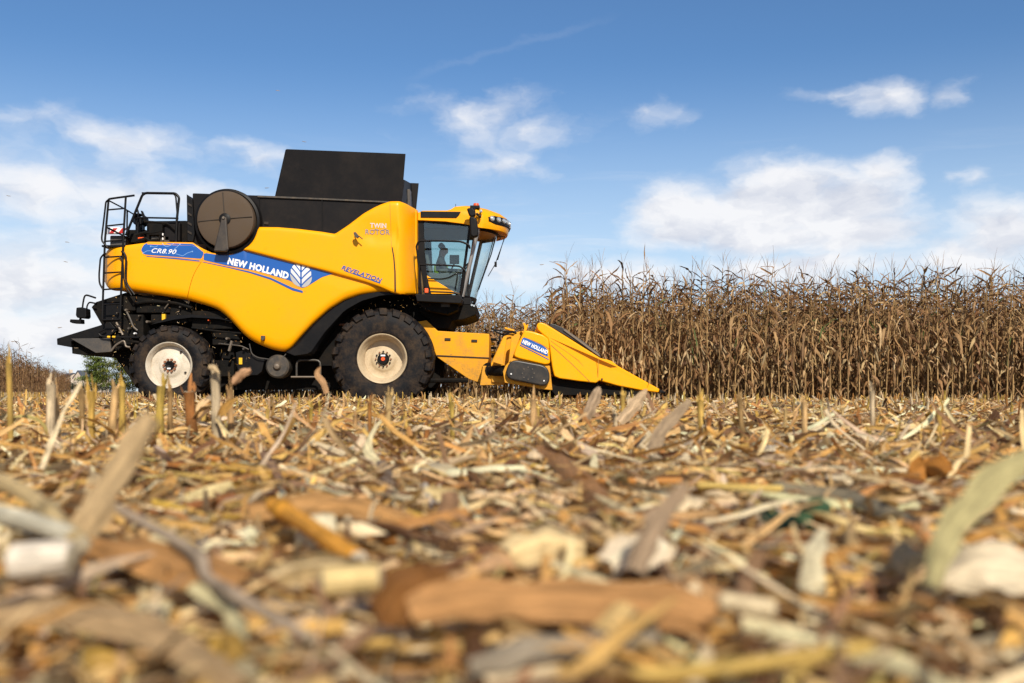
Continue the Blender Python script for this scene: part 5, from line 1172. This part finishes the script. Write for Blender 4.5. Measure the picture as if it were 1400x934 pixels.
zone(1.5, 4.0, 11500, 32000, 1200, 450, 8, .10, 1.3, up_l=.0008)
zone(4.0, 9.0, 19000, 26000, 2000, 900, 5, .13, 1.6, 1.15, up_l=.03)
zone(9.0, 20.5, 22000, 28000, 2400, 1800, 4, .15, 2.5, 1.45, up_l=.07)
zone(20.5, 48, 9000, 6000, 500, 500, 3, .10, 3, 2.0, up_l=.03)
# a patch beside and behind the camera, all of it low
n = 4500; ribbons(L, np.stack([rng.uniform(-2.5, 2.5, n), rng.uniform(-1.5, .42, n), rng.uniform(0, .07, n)], -1), rng.uniform(0, 6.28, n), rng.normal(0, .1, n), rng.uniform(.05, .3, n), rng.uniform(.006, .035, n), pick(PAL, [3, 3, 2, 3, 2, 1, 1, 1, 1, .2], n), roll=rng.normal(0, .4, n), K=5, crumple=.1)
LA = L.arrays(); V_ = LA[0]; hi = (V_[:, 2] > .125) & (V_[:, 1] < 2.6); V_[hi, 2] = .125 + (V_[hi, 2] - .125) * .15      # nothing loose stands up close to the camera
o = qobj('straw_litter', LA, litter_m); tag(o, 'chopped maize leaves, husks and straw covering the field', 'straw litter', kind='stuff')
print('litter verts', L.n)

# single large pieces lying nearest the camera
def crspline(P, K):
    P = np.array(P, float); P = np.vstack([2 * P[0] - P[1], P, 2 * P[-1] - P[-2]]); n = len(P) - 3; out_ = []
    for u in np.linspace(0, n - 1e-6, K):
        i = int(u); t = u - i; a, b, c, d = P[i:i + 4]
        out_.append(.5 * ((2 * b) + (c - a) * t + (2 * a - 5 * b + 4 * c - d) * t * t + (3 * b - a - 3 * c + d) * t ** 3))
    return np.array(out_)
def lift(pts): return [(a, b, y * (.89 if y < 3 else .97)) for a, b, y in pts]     # on top of the heap, not inside it
def blade(name, pts, width, col, label, cat, face=.5, K=30, tip=.35, base=.75, fold=.35, rag=.14, group=None, edge=None):
    pts = lift(pts)
    P = crspline([W(*p) for p in pts], K); q = Q(); o0 = P[0].copy(); o0[2] = 0
    D = np.gradient(P, axis=0); D /= np.linalg.norm(D, axis=1)[:, None]
    V_ = P - np.array([0, 0, CAMZ]); V_ /= np.linalg.norm(V_, axis=1)[:, None]
    S1 = np.cross(D, V_); S1 /= np.linalg.norm(S1, axis=1)[:, None]; S2 = np.cross(D, np.array([0, 0, 1.])); S2 /= np.linalg.norm(S2, axis=1)[:, None] + 1e-6
    S2 *= np.sign((S1 * S2).sum(1, keepdims=True)) + 1e-9
    S = S1 * face + S2 * (1 - face); S /= np.linalg.norm(S, axis=1)[:, None]; Nn = np.cross(S, D); t = np.linspace(0, 1, K)
    prof = (base + (1 - base) * np.sin(np.clip(t * 2.5, 0, 1) * math.pi / 2)) * (tip + (1 - tip) * np.clip((1 - t) * 2.6, 0, 1) ** .7) * width * .5
    A_ = 7; offs = np.linspace(-1, 1, A_); wl = gsm(rng.normal(0, 1, K), 1.5); wr = gsm(rng.normal(0, 1, K), 1.5); wv = gsm(rng.normal(0, 1, K), 2.5) * width * .35
    V = np.zeros((K, A_, 3)); C = np.zeros((K, A_, 3))
    for j, of in enumerate(offs):
        k = 1 + rag * (wl if of < 0 else wr) * 2 * abs(of)
        V[:, j] = P + S * (prof * of * k)[:, None] - Nn * ((fold * (1 - abs(of)) + .06 * math.sin(of * 9)) * prof + wv * abs(of))[:, None]
        C[:, j] = np.array(col) * (1.2 if j == A_ // 2 else 1) * (1 + rng.normal(0, .05))
    if edge is not None: C[:, 0] = C[:, 1] = edge
    idx = np.arange(K * A_).reshape(K, A_); f = np.stack([idx[:-1, :-1], idx[1:, :-1], idx[1:, 1:], idx[:-1, 1:]], -1)
    u = np.broadcast_to(offs[None] * width / .04, (K, A_)) + rng.uniform(0, 50); v = np.broadcast_to(t[:, None] * np.linalg.norm(P[-1] - P[0]) * 6, (K, A_)) + rng.uniform(0, 50)
    q.add(V - o0, f, C.reshape(-1, 3), np.stack([u, v], -1)); o = qobj(name, q, litter_m, None, tuple(o0)); tag(o, label, cat, group); return o
def cane(name, pts, rad, col, label, cat, taper=1., node=(), endc=(.66, .56, .38)):
    pts = [(a, b, y * .94) for a, b, y in lift(pts)]; K = 26; P = crspline([W(*p) for p in pts], K); q = Q(); o0 = P[0].copy(); o0[2] = 0
    D = np.gradient(P, axis=0); D /= np.linalg.norm(D, axis=1)[:, None]; A_ = np.cross(D, [0.1, .2, 1.]); A_ /= np.linalg.norm(A_, axis=1)[:, None]; B_ = np.cross(A_, D); n = 14; th = np.linspace(0, 2 * math.pi, n, endpoint=False); t = np.linspace(0, 1, K)
    r = rad * (1 + (taper - 1) * t) * (1 + gsm(rng.normal(0, .05, K), 1)); C = np.tile(np.array(col), (K, n, 1)) * rng.uniform(.88, 1.12, (1, n, 1))
    for nd in node: g = np.exp(-((t - nd) / .035) ** 2); r = r * (1 + .35 * g); C *= (1 - .45 * g)[:, None, None]
    r[0] *= .85; r[-1] *= .85
    V = P[:, None] + (A_[:, None] * np.cos(th)[None, :, None] + B_[:, None] * np.sin(th)[None, :, None]) * r[:, None, None]
    idx = np.arange(K * n).reshape(K, n); nx = np.roll(idx, -1, 1); f = np.stack([idx[:-1], idx[1:], nx[1:], nx[:-1]], -1)
    u = np.broadcast_to(np.linspace(0, 1.5, n)[None], (K, n)) + rng.uniform(0, 50); v = np.broadcast_to(t[:, None] * np.linalg.norm(P[-1] - P[0]) * 6, (K, n)) + rng.uniform(0, 50)
    q.add(V - o0, f, C.reshape(-1, 3), np.stack([u, v], -1))
    for e, sg in ((0, -1), (K - 1, 1)):
        ring = V[e] - o0; inn = (ring - ring.mean(0)) * .45 + ring.mean(0) + D[e] * rad * .15 * sg; cen = np.repeat(ring.mean(0)[None], n, 0) + D[e] * rad * .1 * sg
        vv = np.concatenate([ring, inn, cen]); i = np.arange(n); j = (i + 1) % n; ff = np.concatenate([np.stack([i, j, j + n, i + n], -1), np.stack([i + n, j + n, j + 2 * n, i + 2 * n], -1)])
        q.add(vv, ff, np.tile(np.array(endc), (3 * n, 1)), rng.uniform(0, 3, (3 * n, 2)))
    o = qobj(name, q, litter_m, None, tuple(o0)); tag(o, label, cat); return o
LC, SC, HC = 'dry leaf', 'stalk piece', 'husk'
blade('maize_leaf', [(112, 730, 1.33), (150, 660, 1.38), (206, 568, 1.45)], .036, (.50, .35, .18), 'large upright tan leaf blade with brown stripe, near the left edge', LC, 1., fold=.3, tip=.75, base=.9)
cane('stalk_piece', [(-20, 650, 1.7), (40, 678, 1.5), (112, 745, 1.28)], .011, (.68, .50, .24), 'pale yellowish stalk sloping down from the left edge', SC, node=(.7,))
cane('stalk_piece', [(-10, 700, 1.42), (50, 716, 1.36), (100, 735, 1.3)], .011, (.70, .64, .48), 'whitish stripped stalk at the left edge under the yellowish one', SC)
cane('cob_piece', [(18, 770, 1.18), (58, 766, 1.18), (99, 764, 1.18)], .019, (.84, .74, .60), 'short white broken cob piece near the left edge', 'cob', node=())
cane('stalk_piece', [(372, 690, 1.75), (398, 704, 1.68), (440, 732, 1.52), (490, 766, 1.36)], .0125, (.86, .40, .05), 'shiny orange stalk piece with a pale knot at its upper end', SC, node=(.2,), endc=(.75, .66, .5))
cane('stalk_piece', [(150, 690, 1.5), (262, 752, 1.22), (285, 790, 1.12), (350, 830, 1.0), (425, 872, .92)], .0065, (.60, .46, .32), 'long thin crooked grey stem across the lower left', SC, .7, (.3, .62))
blade('maize_leaf', [(560, 845, .97), (680, 822, 1.02), (820, 822, 1.02), (975, 850, .97)], .046, (.52, .27, .10), 'broad orange brown leaf lying flat across the lower middle', LC, .55, fold=.2, tip=.8)
blade('maize_leaf', [(868, 782, 1.16), (893, 722, 1.2), (938, 664, 1.25)], .024, (.34, .24, .15), 'upright greyish brown leaf just right of the lower middle', LC, 1., tip=.5, base=.9)
blade('maize_leaf', [(1272, 800, 1.1), (1292, 735, 1.13), (1340, 672, 1.17), (1412, 618, 1.22)], .030, (.46, .40, .19), 'long curved greenish tan blade rising to the right edge', LC, 1., tip=.7, base=.5)
blade('husk_piece', [(1282, 798, 1.15), (1340, 775, 1.15), (1420, 782, 1.15)], .050, (.84, .70, .48), 'pale cream husk lying at the right edge', HC, .6, tip=.9, base=.3)
blade('maize_leaf', [(1040, 700, 1.85), (1070, 712, 1.75), (1098, 712, 1.7)], .030, (.035, .085, .050), 'dark green leaf scrap among the straw, the left one', LC, .7)
blade('maize_leaf', [(1098, 718, 1.68), (1115, 700, 1.7), (1135, 690, 1.72)], .040, (.045, .095, .045), 'dark green folded leaf scrap among the straw, the right one', LC, .9)
blade('maize_leaf', [(742, 612, 3.2), (780, 650, 2.5), (812, 680, 2.1), (845, 708, 1.85)], .050, (.48, .24, .085), 'orange brown leaf arching down in the middle of the litter', LC, .8, tip=.6)
blade('maize_leaf', [(883, 628, 3.0), (905, 590, 3.1), (942, 548, 3.2)], .040, (.36, .26, .16), 'brown leaf leaning up below the divider tip', LC, 1., tip=.4)
blade('husk_piece', [(832, 772, 1.27), (868, 752, 1.3), (925, 748, 1.32)], .045, (.90, .74, .52), 'bright cream husk scrap near the upright greyish leaf', HC, .6)
cane('stalk_piece', [(955, 664, 2.25), (1010, 667, 2.22), (1070, 669, 2.2)], .0075, (.76, .54, .16), 'slim straight yellow stalk lying level right of the middle', SC)
blade('maize_leaf', [(520, 862, .95), (552, 812, 1.0), (590, 800, 1.02), (606, 782, 1.05)], .042, (.24, .10, .025), 'crumpled dark rusty leaf standing in the lower middle', LC, 1., rag=.3, tip=.9)
cane('stalk_piece', [(440, 797, 1.14), (480, 793, 1.15), (520, 790, 1.15)], .0145, (.88, .66, .30), 'short thick pale yellow stalk chunk left of the rusty leaf', SC)
cane('stalk_piece', [(845, 928, .80), (1000, 912, .81), (1192, 884, .84)], .0062, (.74, .50, .14), 'long straight yellow stick at the bottom right', SC, .8, (.45,))
cane('stalk_piece', [(985, 822, 1.06), (1020, 829, 1.05), (1060, 834, 1.04)], .0095, (.84, .68, .42), 'small cream stalk chunk above the long yellow stick', SC)
blade('maize_leaf', [(300, 600, 3.9), (345, 608, 3.4), (372, 638, 2.8), (392, 675, 2.3)], .026, (.34, .20, .11), 'thin brown leaf arching over like a hook on the left', LC, .6)
blade('maize_leaf', [(522, 632, 2.9), (532, 668, 2.4), (548, 703, 2.0)], .036, (.26, .19, .13), 'dark grey brown leaf folded upright left of the middle', LC, .9)
blade('maize_leaf', [(577, 660, 2.4), (592, 688, 2.1), (612, 716, 1.85)], .018, (.70, .64, .54), 'narrow whitish leaf strip left of the middle', LC, .9)
blade('husk_piece', [(1246, 655, 2.6), (1272, 640, 2.6), (1300, 650, 2.5)], .065, (.46, .19, .035), 'curled bright rusty husk near the right edge', HC, .8, fold=.8)
blade('maize_leaf', [(1060, 668, 2.1), (1150, 678, 2.0), (1210, 700, 1.8), (1262, 722, 1.65)], .034, (.30, .25, .16), 'long greyish leaf curving down in the right half', LC, .6)
blade('maize_leaf', [(-20, 838, .98), (120, 842, .96), (230, 880, .9), (330, 940, .82)], .028, (.46, .31, .16), 'dull tan leaf crossing the bottom left corner', LC, .6, tip=.7)
blade('husk_piece', [(690, 762, 1.33), (740, 745, 1.38), (800, 748, 1.37)], .046, (.84, .63, .32), 'yellowish cream husk lying in the middle foreground', HC, .6, fold=.8)
blade('maize_leaf', [(846, 578, 4.4), (866, 556, 4.45), (884, 533, 4.5)], .052, (.56, .40, .24), 'broad pale tan leaf standing below the divider', LC, 1., tip=.1)
blade('maize_leaf', [(800, 572, 4.6), (812, 548, 4.6), (820, 529, 4.6)], .05, (.46, .33, .21), 'broad brownish leaf standing left of the broad pale tan leaf', LC, 1., tip=.2)
blade('maize_leaf', [(447, 538, 5.2), (442, 524, 5.2), (434, 511, 5.2), (438, 501, 5.2)], .032, (.50, .29, .14), 'thin bent orange leaf before the dark gap between the wheels', LC, 1., tip=.15)
blade('maize_leaf', [(318, 525, 4.0), (330, 512, 4.0), (343, 506, 4.0)], .036, (.56, .32, .17), 'folded pinkish tan leaf poking up right of the rear wheel', LC, 1., tip=.5)
blade('maize_leaf', [(285, 502, 3.85), (292, 503, 3.85), (300, 511, 3.85)], .022, (.62, .46, .26), 'small pale leaf tip sticking out over the ragged tall stub', LC, 1., tip=.2)
blade('maize_leaf', [(340, 700, 1.75), (450, 690, 1.8), (560, 712, 1.72)], .045, (.52, .28, .10), 'wide orange brown leaf lying behind the shiny orange stalk', LC, .5, tip=.7)
blade('maize_leaf', [(130, 742, 1.3), (230, 770, 1.18), (330, 800, 1.08)], .040, (.48, .25, .09), 'rusty leaf lying under the thin crooked grey stem', LC, .55, tip=.7)
blade('maize_leaf', [(640, 905, .84), (760, 882, .88), (900, 872, .9)], .022, (.34, .28, .20), 'dull grey leaf lying at the bottom middle', LC, .5)
for i, (px, py, y) in enumerate([(380, 124, 19), (90, 358, 18), (92, 331, 19.4), (82, 448, 18.6), (18, 467, 18), (787, 365, 19), (741, 362, 18), (416, 194, 20), (365, 257, 19), (12, 268, 18), (104, 476, 19)]):
    blade('chaff_fleck', [(px - 3, py + rng.uniform(-1, 1), y), (px, py, y), (px + 3, py + rng.uniform(-1, 1), y + .02)], .011, (.42, .31, .20), 'tiny fleck of chaff floating in the air', 'chaff', .7, K=5, group='flecks of chaff blowing in the air')

# chaff caught on the dark machinery
q = Q(); n = 420; px = np.concatenate([rng.uniform(150, 345, 300), rng.uniform(440, 600, 60), rng.uniform(600, 760, 60)]); py = np.concatenate([rng.uniform(400, 510, 300), rng.uniform(405, 425, 60), rng.uniform(470, 528, 60)])
yy = np.concatenate([np.full(300, 19.83), np.full(60, 19.9), np.full(60, 18.9)]); P_ = np.stack([(px - 700) * yy / F, yy + rng.uniform(0, .12, n), CAMZ + (HZ - py) * yy / F], -1)
ribbons(q, P_, rng.uniform(0, 6.28, n), rng.normal(0, .8, n), rng.uniform(.015, .07, n), rng.uniform(.004, .011, n), pick(PAL, [2, 3, 2, 2, 2, 2, 1, 1, 2, 0], n), K=3, across=2, roll=rng.uniform(0, 3, n), crumple=.3)
o = qobj('stuck_chaff', q, litter_m); tag(o, 'bits of chaff caught on the dark parts of the harvester', 'chaff', kind='stuff')
